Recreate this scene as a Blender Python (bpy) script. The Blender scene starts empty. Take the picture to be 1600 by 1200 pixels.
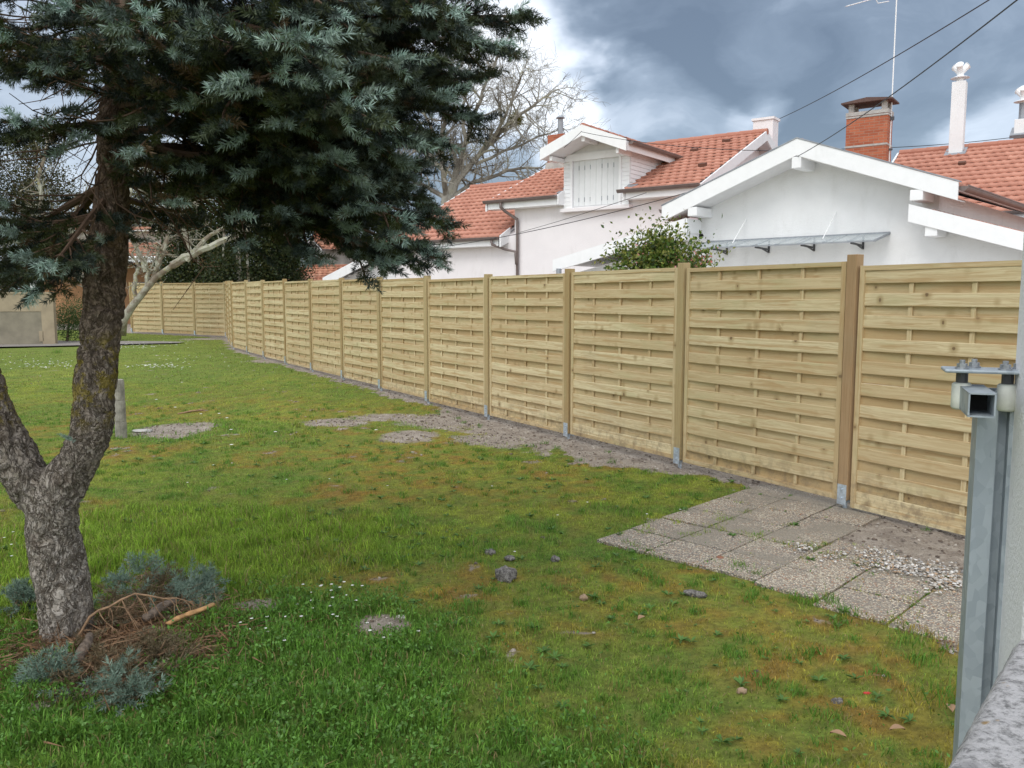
import bpy, math, random
import numpy as np
from mathutils import Vector, Matrix
R = math.radians
random.seed(7); rng = np.random.default_rng(7)
scene = bpy.context.scene

# ------------------------------------------------------------------ camera
CAM_H = 1.57; PITCH = math.atan(136 / 1300); FPX = 1300.0
cam = bpy.data.cameras.new("camera"); camo = bpy.data.objects.new("camera", cam)
scene.collection.objects.link(camo); scene.camera = camo
cam.sensor_width = 36; cam.lens = 36 * FPX / 1600
cam.clip_start = 0.05; cam.clip_end = 6000
camo.location = (0, 0, CAM_H); camo.rotation_euler = (R(90) - PITCH, 0, 0)
CP, SP = math.cos(PITCH), math.sin(PITCH)

def ray(px, py):
    u = (px - 800) / FPX; v = (600 - py) / FPX
    return Vector((u, CP + v * SP, -SP + v * CP))
def at(px, py, Y):            # point seen at a pixel of the photograph at ground distance Y
    r = ray(px, py); return r * (Y / r.y) + Vector((0, 0, CAM_H))
def onground(px, py, z=0.0):
    r = ray(px, py); return r * ((z - CAM_H) / r.z) + Vector((0, 0, CAM_H))

# ------------------------------------------------------------------ sun, exposure
SUN_EL, SUN_AZ = 50, 215      # azimuth clockwise from +Y (behind the camera, to its left)
sl = bpy.data.lights.new("sun", 'SUN'); sl.energy = 1.0; sl.angle = R(28); sl.color = (1.0, 0.96, 0.9)
so = bpy.data.objects.new("sun", sl); scene.collection.objects.link(so)
sd = Vector((math.sin(R(SUN_AZ)) * math.cos(R(SUN_EL)), math.cos(R(SUN_AZ)) * math.cos(R(SUN_EL)), math.sin(R(SUN_EL))))
so.rotation_euler = sd.to_track_quat('Z', 'Y').to_euler()
vs = scene.view_settings
vs.view_transform = 'Standard'; vs.look = 'None'; vs.exposure = 0.25; vs.gamma = 1.0
scene.render.film_transparent = False

# ------------------------------------------------------------------ node helpers
class NT:
    def __init__(s, tree): s.t = tree; s.n = tree.nodes; s.l = tree.links
    def new(s, typ, **kw):
        n = s.n.new(typ)
        for k, v in kw.items(): setattr(n, k, v)
        return n
    def set(s, sock, v):
        if isinstance(v, bpy.types.NodeSocket): s.l.new(v, sock)
        elif v is not None:
            if isinstance(v, (tuple, list)) and len(v) == 3 and sock.type == 'RGBA': v = (*v, 1)
            sock.default_value = v
    def math(s, op, a, b=None, c=None, clamp=False):
        n = s.new('ShaderNodeMath', operation=op); n.use_clamp = clamp
        s.set(n.inputs[0], a)
        if b is not None: s.set(n.inputs[1], b)
        if c is not None: s.set(n.inputs[2], c)
        return n.outputs[0]
    def vmath(s, op, a, b=None):
        n = s.new('ShaderNodeVectorMath', operation=op); s.set(n.inputs[0], a)
        if b is not None: s.set(n.inputs[1], b)
        return n.outputs['Value'] if op in ('DOT_PRODUCT', 'LENGTH', 'DISTANCE') else n.outputs[0]
    def mix(s, f, a, b, bt='MIX'):
        n = s.new('ShaderNodeMix', data_type='RGBA', blend_type=bt)
        s.set(n.inputs[0], f); s.set(n.inputs[6], a); s.set(n.inputs[7], b); return n.outputs[2]
    def mr(s, v, a, b, c=0.0, d=1.0, smooth=True):
        n = s.new('ShaderNodeMapRange'); n.interpolation_type = 'SMOOTHSTEP' if smooth else 'LINEAR'
        s.set(n.inputs[0], v)
        for i, q in zip((1, 2, 3, 4), (a, b, c, d)): s.set(n.inputs[i], q)
        return n.outputs[0]
    def noise(s, vec, scale, detail=3, rough=0.55, dist=0.0):
        n = s.new('ShaderNodeTexNoise'); s.set(n.inputs['Vector'], vec)
        n.inputs['Scale'].default_value = scale; n.inputs['Detail'].default_value = detail
        n.inputs['Roughness'].default_value = rough; n.inputs['Distortion'].default_value = dist
        return n.outputs[0]
    def vor(s, vec, scale, feature='F1', out='Distance', rnd=1.0):
        n = s.new('ShaderNodeTexVoronoi', feature=feature); s.set(n.inputs['Vector'], vec)
        n.inputs['Scale'].default_value = scale; n.inputs['Randomness'].default_value = rnd
        return n.outputs[out]
    def mapv(s, vec, scale):
        n = s.new('ShaderNodeMapping'); s.set(n.inputs[0], vec); n.inputs['Scale'].default_value = scale; return n.outputs[0]
    def obj(s): return s.new('ShaderNodeTexCoord').outputs['Object']
    def pos(s): return s.new('ShaderNodeNewGeometry').outputs['Position']
    def attr(s, name, out='Color'):
        n = s.new('ShaderNodeAttribute'); n.attribute_name = name; return n.outputs[out]
    def bump(s, h, strength=0.5, dist=0.01):
        n = s.new('ShaderNodeBump'); n.inputs['Strength'].default_value = strength
        n.inputs['Distance'].default_value = dist; s.set(n.inputs['Height'], h); return n.outputs[0]

def material(name, build):
    m = bpy.data.materials.new(name); m.use_nodes = True
    t = NT(m.node_tree); b = t.n['Principled BSDF']; b.inputs['Roughness'].default_value = 0.7
    build(t, b); return m
def P(t, b, color=None, rough=None, normal=None, metal=None, spec=None):
    if color is not None: t.set(b.inputs['Base Color'], color)
    if rough is not None: t.set(b.inputs['Roughness'], rough)
    if normal is not None: t.set(b.inputs['Normal'], normal)
    if metal is not None: t.set(b.inputs['Metallic'], metal)
    if spec is not None: t.set(b.inputs['Specular IOR Level'], spec)

# ------------------------------------------------------------------ world: Nishita sky under storm cloud
W = bpy.data.worlds.new("World"); scene.world = W; W.use_nodes = True
t = NT(W.node_tree); bg = t.n['Background']; wout = t.n['World Output']
sky = t.new('ShaderNodeTexSky'); sky.sky_type = 'NISHITA'; sky.sun_disc = False
sky.sun_elevation = R(SUN_EL); sky.sun_rotation = R(SUN_AZ)
t.set(bg.inputs[0], sky.outputs[0]); bg.inputs[1].default_value = 0.03
d = t.new('ShaderNodeTexCoord').outputs['Generated']
nz = t.new('ShaderNodeTexNoise'); t.set(nz.inputs['Vector'], t.mapv(d, (1, 1, 1.7))); nz.inputs['Scale'].default_value = 3.2
nz.inputs['Detail'].default_value = 6
off = t.vmath('SCALE', t.vmath('SUBTRACT', nz.outputs['Color'], (0.5, 0.5, 0.5))); off.node.inputs['Scale'].default_value = 0.30
dd = t.vmath('NORMALIZE', t.vmath('ADD', d, off))
base = t.noise(t.mapv(dd, (1, 1, 2.2)), 3.0, 6, 0.58)
fine = t.noise(t.mapv(dd, (1, 1, 1.8)), 9.0, 5, 0.6)
val = t.math('MULTIPLY_ADD', t.math('SUBTRACT', base, 0.5), 0.75, 0.30)
val = t.math('MULTIPLY_ADD', t.math('SUBTRACT', fine, 0.5), 0.42, val)
# brighter breaks and darker banks of cloud: (pixel, angular radius in degrees, weight)
for px, py, rad, w in [(800, 110, 9, .50), (890, 140, 6, .40), (1000, 182, 4.5, .26), (855, 60, 5, .25), (1165, 168, 3.2, .30), (1120, 192, 2.6, .14),
                       (1570, 198, 3.2, .30), (1440, 60, 6, .10), (700, 280, 8, .02), (1000, 20, 6, -.12), (1250, 190, 6, -.10),
                       (1330, 110, 8, -.10), (1060, 110, 4.5, -.14), (200, 120, 14, .22), (860, 270, 5, -.16), (780, 250, 5, -.12), (960, 215, 3, -.08)]:
    v = ray(px, py).normalized()
    dp = t.vmath('DOT_PRODUCT', dd, tuple(v))
    val = t.math('ADD', val, t.mr(dp, math.cos(R(rad)), 1.0, 0.0, w))
cr = t.new('ShaderNodeValToRGB'); t.set(cr.inputs[0], val)
e = cr.color_ramp.elements; e[0].position = 0.08; e[0].color = (.115, .145, .19, 1); e[1].position = 0.98; e[1].color = (.93, .96, 1.0, 1)
for p_, c_ in [(0.26, (.18, .222, .28, 1)), (0.42, (.295, .35, .425, 1)), (0.62, (.56, .62, .71, 1)), (0.8, (.8, .86, .94, 1))]:
    q = cr.color_ramp.elements.new(p_); q.color = c_
sep = t.new('ShaderNodeSeparateXYZ'); t.set(sep.inputs[0], d)
back = t.mr(sep.outputs[1], 0.45, -0.5, 0.0, 1.0); up = t.mr(sep.outputs[2], 0.5, 0.85, 0.0, 1.0)
lift = t.math('MAXIMUM', back, up)
brt = t.mix(t.noise(d, 2.0, 3), (1.0, 1.05, 1.12), (1.32, 1.32, 1.30))
col = t.mix(lift, cr.outputs[0], brt)
bg2 = t.new('ShaderNodeBackground'); t.set(bg2.inputs[0], col); bg2.inputs[1].default_value = .92
add = t.new('ShaderNodeAddShader'); t.l.new(bg.outputs[0], add.inputs[0]); t.l.new(bg2.outputs[0], add.inputs[1])
t.l.new(add.outputs[0], wout.inputs[0])

# ------------------------------------------------------------------ numpy noise
def _h(ix, iy, iz):
    n = (ix.astype(np.int64) * 374761393 + iy.astype(np.int64) * 668265263 + iz.astype(np.int64) * 2147483647 + 1013904223) & 0xffffffff
    n = ((n ^ (n >> 13)) * 1274126177) & 0xffffffff
    n = ((n ^ (n >> 16)) * 2246822519) & 0xffffffff
    return ((n ^ (n >> 15)) & 0xffffff) / float(0xffffff)
def vn(x, y, z=None):
    x = np.asarray(x, float); y = np.asarray(y, float); z = np.zeros_like(x) if z is None else np.asarray(z, float)
    ix, iy, iz = np.floor(x), np.floor(y), np.floor(z); fx, fy, fz = x - ix, y - iy, z - iz
    fx, fy, fz = (f * f * (3 - 2 * f) for f in (fx, fy, fz)); r = 0
    for a in (0, 1):
        for b in (0, 1):
            for c in (0, 1):
                r = r + _h(ix + a, iy + b, iz + c) * (fx if a else 1 - fx) * (fy if b else 1 - fy) * (fz if c else 1 - fz)
    return r
def fbm(x, y, z=None, o=4):
    s = 0; a = .5; tot = 0; z = np.zeros_like(np.asarray(x, float)) if z is None else z
    for i in range(o): s = s + a * vn(x * 2**i + 17.3 * i, y * 2**i + 9.1 * i, z * 2**i + 3.7 * i); tot += a; a *= .5
    return s / tot
def sst(a, b, x): q = np.clip((x - a) / (b - a), 0, 1); return q * q * (3 - 2 * q)

# ------------------------------------------------------------------ mesh helpers
def tag(o, label=None, cat=None, group=None, kind=None):
    for k, v in (('label', label), ('category', cat), ('group', group), ('kind', kind)):
        if v: o[k] = v
    return o
def link(o, parent=None):
    scene.collection.objects.link(o)
    if parent is not None: o.parent = parent
    return o
def empty(name, loc=(0, 0, 0), rz=0.0):
    o = bpy.data.objects.new(name, None); o.location = loc; o.rotation_euler = (0, 0, rz); o.empty_display_size = .2
    return link(o)
def fast_mesh(name, verts, faces, mat, parent=None, smooth=False, colors=None, vecs=None, loc=None, cname='col'):
    """verts (n,3) array, faces (m,k) array of equal-length faces"""
    verts = np.asarray(verts, np.float32); faces = np.asarray(faces, np.int32); k = faces.shape[1]; m = len(faces)
    me = bpy.data.meshes.new(name)
    me.vertices.add(len(verts)); me.vertices.foreach_set('co', verts.ravel())
    me.loops.add(m * k); me.loops.foreach_set('vertex_index', faces.ravel())
    me.polygons.add(m); me.polygons.foreach_set('loop_start', np.arange(0, m * k, k, dtype=np.int32))
    try: me.polygons.foreach_set('loop_total', np.full(m, k, np.int32))
    except Exception: pass
    if smooth: me.polygons.foreach_set('use_smooth', np.ones(m, bool))
    if colors is not None:
        a = me.color_attributes.new(cname, 'FLOAT_COLOR', 'POINT')
        c = np.ones((len(verts), 4), np.float32); c[:, :3] = colors; a.data.foreach_set('color', c.ravel())
    me.update(calc_edges=True); me.validate()
    me.materials.append(mat)
    o = bpy.data.objects.new(name, me)
    if loc is not None: o.location = loc
    return link(o, parent)

class MB:
    def __init__(s): s.v = []; s.f = []; s.lc = []; s.sd = []; s.parts = []
    def _add(s, vs, fs, lcs=None, seed=0.0):
        b = len(s.v); s.parts.append((vs, fs, lcs, seed)); s.v += [tuple(v) for v in vs]; s.f += [tuple(b + i for i in f) for f in fs]
        s.lc += [tuple(q) for q in (lcs if lcs is not None else vs)]; s.sd += [seed] * len(vs)
    def box(s, c, d, M=None, seed=None, axis=0, taper=0.0):
        """centre, full dims; M 3x3 rotation; axis = grain direction"""
        seed = random.random() if seed is None else seed
        vs = []; lc = []
        for z in (-.5, .5):
            for x, y in ((-.5, -.5), (.5, -.5), (.5, .5), (-.5, .5)):
                k = 1 - taper * (z + .5)
                p = Vector((x * d[0] * k, y * d[1] * k, z * d[2]))
                q = (p[axis] + seed * 37.1, p[(axis + 1) % 3] + seed * 11.7, p[(axis + 2) % 3] + seed * 23.3); lc.append(q)
                if M is not None: p = M @ p
                vs.append(p + Vector(c))
        s._add(vs, [(0, 3, 2, 1), (4, 5, 6, 7), (0, 1, 5, 4), (1, 2, 6, 5), (2, 3, 7, 6), (3, 0, 4, 7)], lc, seed)
    def bar(s, a, b, w, h, seed=None, up=(0, 0, 1)):
        a = Vector(a); b = Vector(b); x = (b - a); L = x.length; x.normalize()
        y = Vector(up).cross(x); y.normalize(); z = x.cross(y)
        s.box((a + b) / 2, (L, w, h), Matrix((x, y, z)).transposed(), seed, 0)
    def prism(s, poly, axis, lo, hi, seed=0.0):
        """poly 2D points in the two other axes, extruded on axis"""
        n = len(poly); vs = []
        for q in (lo, hi):
            for (a, b) in poly:
                vs.append({0: (q, a, b), 1: (a, q, b), 2: (a, b, q)}[axis])
        fs = [tuple(range(n)), tuple(range(2 * n - 1, n - 1, -1))] + [(i, i + n, (i + 1) % n + n, (i + 1) % n) for i in range(n)]
        s._add(vs, fs, None, seed)
    def tube(s, pts, rad, n=8, seed=0.0, cap=True):
        pts = [Vector(p) for p in pts]; m = len(pts)
        rad = rad if isinstance(rad, (list, tuple)) else [rad] * m
        vs = []; lc = []; ref = None; L = 0
        for i, p in enumerate(pts):
            tg = (pts[min(i + 1, m - 1)] - pts[max(i - 1, 0)])
            if tg.length < 1e-9: tg = Vector((0, 0, 1))
            tg.normalize()
            if ref is None: ref = Vector((1, 0, 0)) if abs(tg.x) < .8 else Vector((0, 1, 0))
            u = (ref - tg * ref.dot(tg)).normalized(); ref = u; w = tg.cross(u)
            if i: L += (p - pts[i - 1]).length
            for k in range(n):
                a = 2 * math.pi * k / n
                vs.append(p + (u * math.cos(a) + w * math.sin(a)) * rad[i]); lc.append((L + seed * 9, math.cos(a) * rad[i], math.sin(a) * rad[i]))
        fs = []
        for i in range(m - 1):
            for k in range(n):
                k2 = (k + 1) % n
                fs.append((i * n + k, i * n + k2, (i + 1) * n + k2, (i + 1) * n + k))
        if cap: fs += [tuple(range(n - 1, -1, -1)), tuple((m - 1) * n + k for k in range(n))]
        s._add(vs, fs, lc, seed)
    def quad(s, a, b, c, d, seed=0.0): s._add([a, b, c, d], [(0, 1, 2, 3)], None, seed)
    def build_each(s, name, mat, parent=None, **kw):
        out = []
        for q in s.parts:
            m = MB(); m._add(*q); out.append(m.build(name, mat, parent, **kw))
        return out
    def build(s, name, mat, parent=None, smooth=False, bevel=0.0, loc=None):
        me = bpy.data.meshes.new(name); me.from_pydata(s.v, [], s.f)
        a = me.attributes.new('lc', 'FLOAT_VECTOR', 'POINT'); a.data.foreach_set('vector', [x for q in s.lc for x in q])
        a = me.attributes.new('seed', 'FLOAT', 'POINT'); a.data.foreach_set('value', s.sd)
        me.materials.append(mat)
        if smooth: me.polygons.foreach_set('use_smooth', [True] * len(me.polygons))
        me.update(); o = bpy.data.objects.new(name, me)
        if loc is not None: o.location = loc
        link(o, parent)
        if bevel > 0:
            m = o.modifiers.new('b', 'BEVEL'); m.width = bevel; m.segments = 2; m.limit_method = 'ANGLE'
        return o

# ------------------------------------------------------------------ materials
def mat_wood(name, c1, c2, knot=(.15, .095, .05), green=(.50, .47, .22), kn=True):
    def b(t, bs):
        lc = t.attr('lc', 'Vector'); seed = t.attr('seed', 'Fac')
        warp = t.noise(t.mapv(lc, (3, 14, 14)), 1.0, 2)
        w3 = t.new('ShaderNodeCombineXYZ'); t.set(w3.inputs[1], t.math('MULTIPLY', t.math('SUBTRACT', warp, .5), .045)); t.set(w3.inputs[2], t.math('MULTIPLY', t.math('SUBTRACT', warp, .5), .045))
        v = t.vmath('ADD', lc, w3.outputs[0])
        grain = t.noise(t.mapv(v, (1.6, 75, 75)), 1.0, 3, .6)
        fineg = t.noise(t.mapv(v, (9, 260, 260)), 1.0, 2, .6)
        blot = t.noise(t.mapv(lc, (2.2, 8, 8)), 1.0, 3)
        c = t.mix(t.mr(grain, .35, .68), c1, c2)
        c = t.mix(t.math('MULTIPLY', t.mr(seed, .0, 1.0, smooth=False), .95), c, (c2[0] * .86, c2[1] * .78, c2[2] * .68))
        c = t.mix(t.mr(blot, .48, .75, 0, .55), c, green)
        c = t.mix(t.mr(fineg, .56, .8, 0, .28), c, (c2[0] * .55, c2[1] * .5, c2[2] * .45))
        if kn:
            kv = t.mapv(v, (8.5, 6.5, 6.5)); vd = t.vor(kv, 1.0, rnd=.9)
            rc = t.new('ShaderNodeSeparateXYZ'); t.set(rc.inputs[0], t.vor(kv, 1.0, out='Color', rnd=.9))
            sel = t.math('GREATER_THAN', rc.outputs[0], .58); sz = t.mr(rc.outputs[1], 0, 1, .6, 1.25)
            vd = t.math('DIVIDE', vd, sz)
            k = t.mr(vd, .07, .13, 1.0, 0.0); halo = t.mr(vd, .10, .38, .65, 0.0)
            c = t.mix(t.math('MULTIPLY', halo, sel), c, (c2[0] * .62, c2[1] * .55, c2[2] * .42))
            c = t.mix(t.math('MULTIPLY', t.math('MULTIPLY', k, sel), .85), c, knot)
            strk = t.mr(t.noise(t.mapv(v, (1.3, 34, 34)), 1.0, 2), .52, .68, 0, .75); c = t.mix(strk, c, (c2[0] * .84, c2[1] * .72, c2[2] * .6))
        pz = t.new('ShaderNodeSeparateXYZ'); t.set(pz.inputs[0], t.pos())     # mud splash low on the boards, damp stains
        spl = t.math('MULTIPLY', t.mr(pz.outputs[2], .42, .05, 0, 1), t.mr(t.noise(t.pos(), 14, 5, .7), .42, .66, 0, .75)); c = t.mix(spl, c, (.25, .19, .12))
        c = t.mix(t.mr(t.noise(t.pos(), 1.7, 4, .6), .52, .72, 0, .18), c, (.38, .32, .21))
        P(t, bs, c, .68, t.bump(t.math('ADD', grain, t.math('MULTIPLY', fineg, .5)), .25, .004), spec=.3)
    return material(name, b)
M_WOOD = mat_wood('pine_wood', (.70, .61, .385), (.53, .415, .24), green=(.47, .43, .235))
M_POST = mat_wood('brown_pine', (.42, .29, .165), (.34, .225, .12), green=(.31, .22, .12), kn=False)
M_POSTG = mat_wood('green_pine', (.46, .375, .20), (.40, .30, .155), green=(.38, .34, .18), kn=False)

def simple(name, c, rough=.6, metal=0.0, vary=.12, scale=6, bump=0, bscale=60, bd=.004, spec=.5, dirt=None, damt=.5):
    def b(t, bs):
        o = t.obj(); n = t.noise(o, scale, 4)
        a = tuple(x * (1 - vary) for x in c); q = tuple(min(1, x * (1 + vary)) for x in c)
        col = t.mix(t.mr(n, .3, .7), a, q)
        if dirt: col = t.mix(t.mr(t.noise(t.mapv(o, (1.5, 1.5, .45)), 2.6, 5, .65), .52, .8, 0, damt), col, dirt)
        nm = t.bump(t.noise(o, bscale, 3), bump, bd) if bump else None
        P(t, bs, col, rough, nm, metal, spec)
    return material(name, b)
M_RENDERW = simple('white_render', (.84, .81, .82), .9, bump=.5, bscale=45, bd=.012, vary=.025, scale=1.2, spec=.2, dirt=(.60, .57, .55), damt=.35)
M_RENDERG = simple('rough_white_render', (.80, .81, .82), .92, bump=.5, bscale=34, bd=.014, vary=.03, scale=1.5, spec=.2, dirt=(.58, .58, .57), damt=.3)
M_WHITEP = simple('white_paint', (.86, .87, .88), .5, vary=.02, dirt=(.62, .62, .6), damt=.3)
M_WHITED = simple('white_boards', (.78, .78, .79), .6, vary=.03)
M_GUTTER = simple('brown_gutter', (.17, .135, .125), .45, vary=.1)
M_DARKM = simple('dark_metal', (.06, .06, .065), .5, vary=.2)
M_CABLE = simple('black_cable', (.03, .032, .036), .6)
M_ZINC = simple('grey_flashing', (.30, .32, .35), .5, .3)
M_CEM = simple('cement', (.42, .41, .39), .9, bump=.6, bscale=70, bd=.01, vary=.15)
M_DARKROOM = simple('dark_recess', (.02, .02, .02), .9)
M_OCHRE = simple('ochre_render', (.36, .20, .10), .9, bump=.4, bd=.01, bscale=20)
M_PEACH = simple('peach_render', (.52, .30, .17), .9)
M_OLDWALL = simple('stained_grey_plaster', (.36, .34, .31), .95, vary=.3, scale=1.2, bump=.5, bscale=12, bd=.03, dirt=(.17, .15, .13), damt=.8)
M_STONEW = simple('beige_stone_wall', (.42, .36, .28), .95, vary=.25, scale=2.0, bump=.5, bscale=8, bd=.03, dirt=(.22, .19, .15), damt=.6)
M_CONCB = simple('beige_concrete', (.34, .28, .195), .95, vary=.12, scale=2.5, bump=.4, bscale=40, bd=.01, dirt=(.22, .19, .15), damt=.5)
M_CONCG = simple('grey_concrete_panel', (.235, .21, .16), .95, vary=.15, scale=3, bump=.4, bscale=40, bd=.01)

def b_tile(t, bs):
    sd = t.attr('tint', 'Fac'); o = t.obj()
    c = t.mix(sd, (.43, .195, .14), (.53, .26, .19))
    c = t.mix(t.mr(t.noise(o, 1.3, 5, .65), .5, .78, 0, .42), c, (.36, .15, .105))
    c = t.mix(t.mr(t.noise(o, 7, 4, .6), .60, .8, 0, .3), c, (.66, .40, .30))
    P(t, bs, c, .8, t.bump(t.noise(o, 60, 2), .2, .004), spec=.25)
M_TILE = material('terracotta_tile', b_tile)
def b_otile(t, bs):
    sd = t.attr('tint', 'Fac'); o = t.obj()
    c = t.mix(sd, (.33, .13, .075), (.50, .25, .16))
    c = t.mix(t.mr(t.noise(o, .9, 5, .65), .42, .7, 0, .7), c, (.16, .10, .075))
    P(t, bs, c, .85)
M_OTILE = material('old_terracotta_tile', b_otile)
def b_brick(t, bs):
    o = t.obj(); br = t.new('ShaderNodeTexBrick')
    sp = t.new('ShaderNodeSeparateXYZ'); t.set(sp.inputs[0], o); cb = t.new('ShaderNodeCombineXYZ')
    t.set(cb.inputs[0], t.math('ADD', sp.outputs[0], sp.outputs[1])); t.set(cb.inputs[1], sp.outputs[2])
    t.set(br.inputs['Vector'], cb.outputs[0]); br.inputs['Scale'].default_value = 1.0
    br.inputs['Brick Width'].default_value = .26; br.inputs['Row Height'].default_value = .075; br.inputs['Mortar Size'].default_value = .007
    t.set(br.inputs['Color1'], (.46, .15, .08)); t.set(br.inputs['Color2'], (.34, .10, .055)); t.set(br.inputs['Mortar'], (.36, .22, .16))
    c = t.mix(t.mr(t.noise(o, 4, 4), .55, .8, 0, .5), br.outputs[0], (.52, .27, .17))
    P(t, bs, c, .9, t.bump(t.math('SUBTRACT', 1.0, br.outputs['Fac']), .5, .01), spec=.2)
M_BRICK = material('red_brick', b_brick)

def b_galv(t, bs):
    o = t.obj(); v = t.vor(t.mapv(o, (1, 1, .7)), 48, out='Color'); s = t.new('ShaderNodeSeparateXYZ'); t.set(s.inputs[0], v)
    c = t.mix(s.outputs[0], (.31, .36, .40), (.40, .455, .495))
    c = t.mix(t.mr(t.noise(o, 9, 3), .5, .8, 0, .4), c, (.42, .48, .5))
    P(t, bs, c, t.mr(s.outputs[1], 0, 1, .42, .62), None, .35, .5)
M_GALV = material('galvanised_steel', b_galv)
M_BOLT = simple('bolt_steel', (.38, .40, .43), .4, .7, vary=.2, scale=60)
M_NYLON = simple('nylon_roller', (.66, .68, .62), .5, vary=.1, scale=30)
M_SHOE = simple('zinc_shoe', (.50, .57, .64), .4, .5, vary=.2, scale=30)
def b_glass(t, bs):
    P(t, bs, (.55, .62, .65), .12); bs.inputs['Alpha'].default_value = .45
M_GLASS = material('awning_glass', b_glass)

def b_bark(t, bs):
    o = t.obj(); w = t.new('ShaderNodeTexNoise'); t.set(w.inputs['Vector'], o); w.inputs['Scale'].default_value = 9
    off = t.vmath('SCALE', t.vmath('SUBTRACT', w.outputs['Color'], (.5, .5, .5))); off.node.inputs['Scale'].default_value = .09
    v = t.vmath('ADD', o, off)
    def crack(sc, wd, det=4):
        n_ = t.noise(t.mapv(v, sc), 1.0, det, .6); return t.mr(t.math('ABSOLUTE', t.math('SUBTRACT', n_, .5)), 0, wd, 1, 0)
    c1 = crack((17, 17, 5.5), .030); c2 = crack((42, 42, 17), .045); c3 = crack((20, 20, 34), .022, 3)
    tone = t.noise(t.mapv(v, (55, 55, 26)), 1.0, 5, .7); s2 = t.new('ShaderNodeSeparateXYZ'); t.set(s2.inputs[0], o)
    low = t.mr(s2.outputs[2], .3, 1.9, 0, 1)           # bark paler and greyer towards the root, darker and redder upward
    ca = t.mix(t.mr(tone, .3, .7), (.24, .205, .165), (.47, .43, .385)); cb = t.mix(t.mr(tone, .3, .7), (.12, .085, .065), (.27, .20, .16))
    c = t.mix(low, ca, cb)
    c = t.mix(t.mr(t.noise(o, 30, 5, .7), .54, .72, 0, .5), c, t.mix(low, (.54, .52, .49), (.34, .32, .29)))
    cr_ = t.math('MAXIMUM', t.math('MAXIMUM', c1, t.math('MULTIPLY', c2, .6)), t.math('MULTIPLY', c3, .55))
    c = t.mix(t.math('MULTIPLY', cr_, .8), c, (.075, .055, .04))
    c = t.mix(t.mr(t.noise(o, 4.5, 5, .6), .54, .66, 0, .6), c, (.12, .09, .065))
    lz = t.math('MULTIPLY', t.mr(s2.outputs[2], .95, 1.08, 0, 1), t.mr(s2.outputs[2], 1.45, 1.33, 0, 1))
    lich = t.math('MULTIPLY', lz, t.mr(t.noise(o, 13, 5, .7), .48, .58, 0, .75))
    c = t.mix(lich, c, (.30, .235, .035))
    hgt = t.math('SUBTRACT', t.math('MULTIPLY', tone, .7), cr_)
    P(t, bs, c, .93, t.bump(hgt, .9, .014), spec=.15)
M_BARK = material('spruce_bark', b_bark)
def b_twig(t, bs): P(t, bs, t.mix(t.noise(t.obj(), 12, 3), (.075, .045, .03), (.16, .10, .065)), .9)
M_TWIG = material('twig_bark', b_twig)
def b_col(rough=.6, spec=.3, trans=0.0):
    def b(t, bs):
        c = t.attr('col', 'Color'); P(t, bs, c, rough, spec=spec)
        if trans:
            tr = t.new('ShaderNodeBsdfTranslucent'); t.set(tr.inputs[0], c); mx = t.new('ShaderNodeMixShader'); mx.inputs[0].default_value = trans
            t.l.new(bs.outputs[0], mx.inputs[1]); t.l.new(tr.outputs[0], mx.inputs[2]); t.l.new(mx.outputs[0], t.n['Material Output'].inputs[0])
    return b
M_NEEDLE = material('needles', b_col(.55, .35)); M_LEAF = material('leaves', b_col(.5, .4, .25)); M_GRASS = material('grass_blades', b_col(.6, .25, .3))
def b_lbark(t, bs):
    o = t.obj(); c = t.mix(t.mr(t.noise(o, 3, 4, .6), .4, .62), (.20, .16, .12), (.42, .42, .34)); P(t, bs, t.mix(t.mr(t.noise(o, 9, 3), .6, .7, 0, .7), c, (.36, .34, .12)), .9)
M_LBARK = material('lichen_bark', b_lbark)
def b_pbark(t, bs):
    o = t.obj(); c = t.mix(t.mr(t.noise(o, 1.2, 4, .6), .38, .62), (.16, .14, .115), (.34, .32, .27)); P(t, bs, t.mix(t.mr(t.noise(o, .6, 3), .55, .7, 0, .6), c, (.30, .28, .11)), .9)
M_PBARK = material('plane_bark', b_pbark)

# ------------------------------------------------------------------ the lie of the land
def gz(x, y): return np.clip(np.asarray(y, float) - 11, 0, 24) * .0125
FP = [(2.48, 6.07)]; FD = (-.522, .853)
FENCE = [(2.48 + FD[0] * 1.775 * n, 6.07 + FD[1] * 1.775 * n) for n in range(-1, 10)] + \
        [(-6.74, 21.24), (-7.62, 22.77), (-8.26, 24.45), (-8.89, 26.1), (-9.51, 27.75), (-10.94, 28.8), (-12.45, 29.75), (-13.96, 30.65)]
def fdist(x, y):
    """signed distance in front of the fence line (positive on the camera's side)"""
    x = np.asarray(x, float); y = np.asarray(y, float)
    best = np.full(x.shape, 1e9); sg = np.ones(x.shape)
    pts = [(FENCE[0][0] + 3 * .522, FENCE[0][1] - 3 * .853)] + FENCE
    for (ax, ay), (bx, by) in zip(pts[:-1], pts[1:]):
        dx, dy = bx - ax, by - ay; L2 = dx * dx + dy * dy
        tt = np.clip(((x - ax) * dx + (y - ay) * dy) / L2, 0, 1)
        ex, ey = x - ax - tt * dx, y - ay - tt * dy; dd_ = np.hypot(ex, ey); s = np.sign(dx * ey - dy * ex)
        sel = dd_ < best; best = np.where(sel, dd_, best); sg = np.where(sel, s, sg)
    return best * sg
SA, SB = Vector((.72, -.69)), Vector((.69, .72)); SO = Vector((.54, 5.25)); SS = .377
SLABS = [(c, r) for c in range(0, 3) for r in range(0, 6)] + [(c, r - q) for c, q in ((3, .12), (4, .38)) for r in range(0, 3)] + [(5, r - .42) for r in (0, 1, 2)] + [(6, -.46), (6, .54), (7, -.46), (7, .54)]
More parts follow.
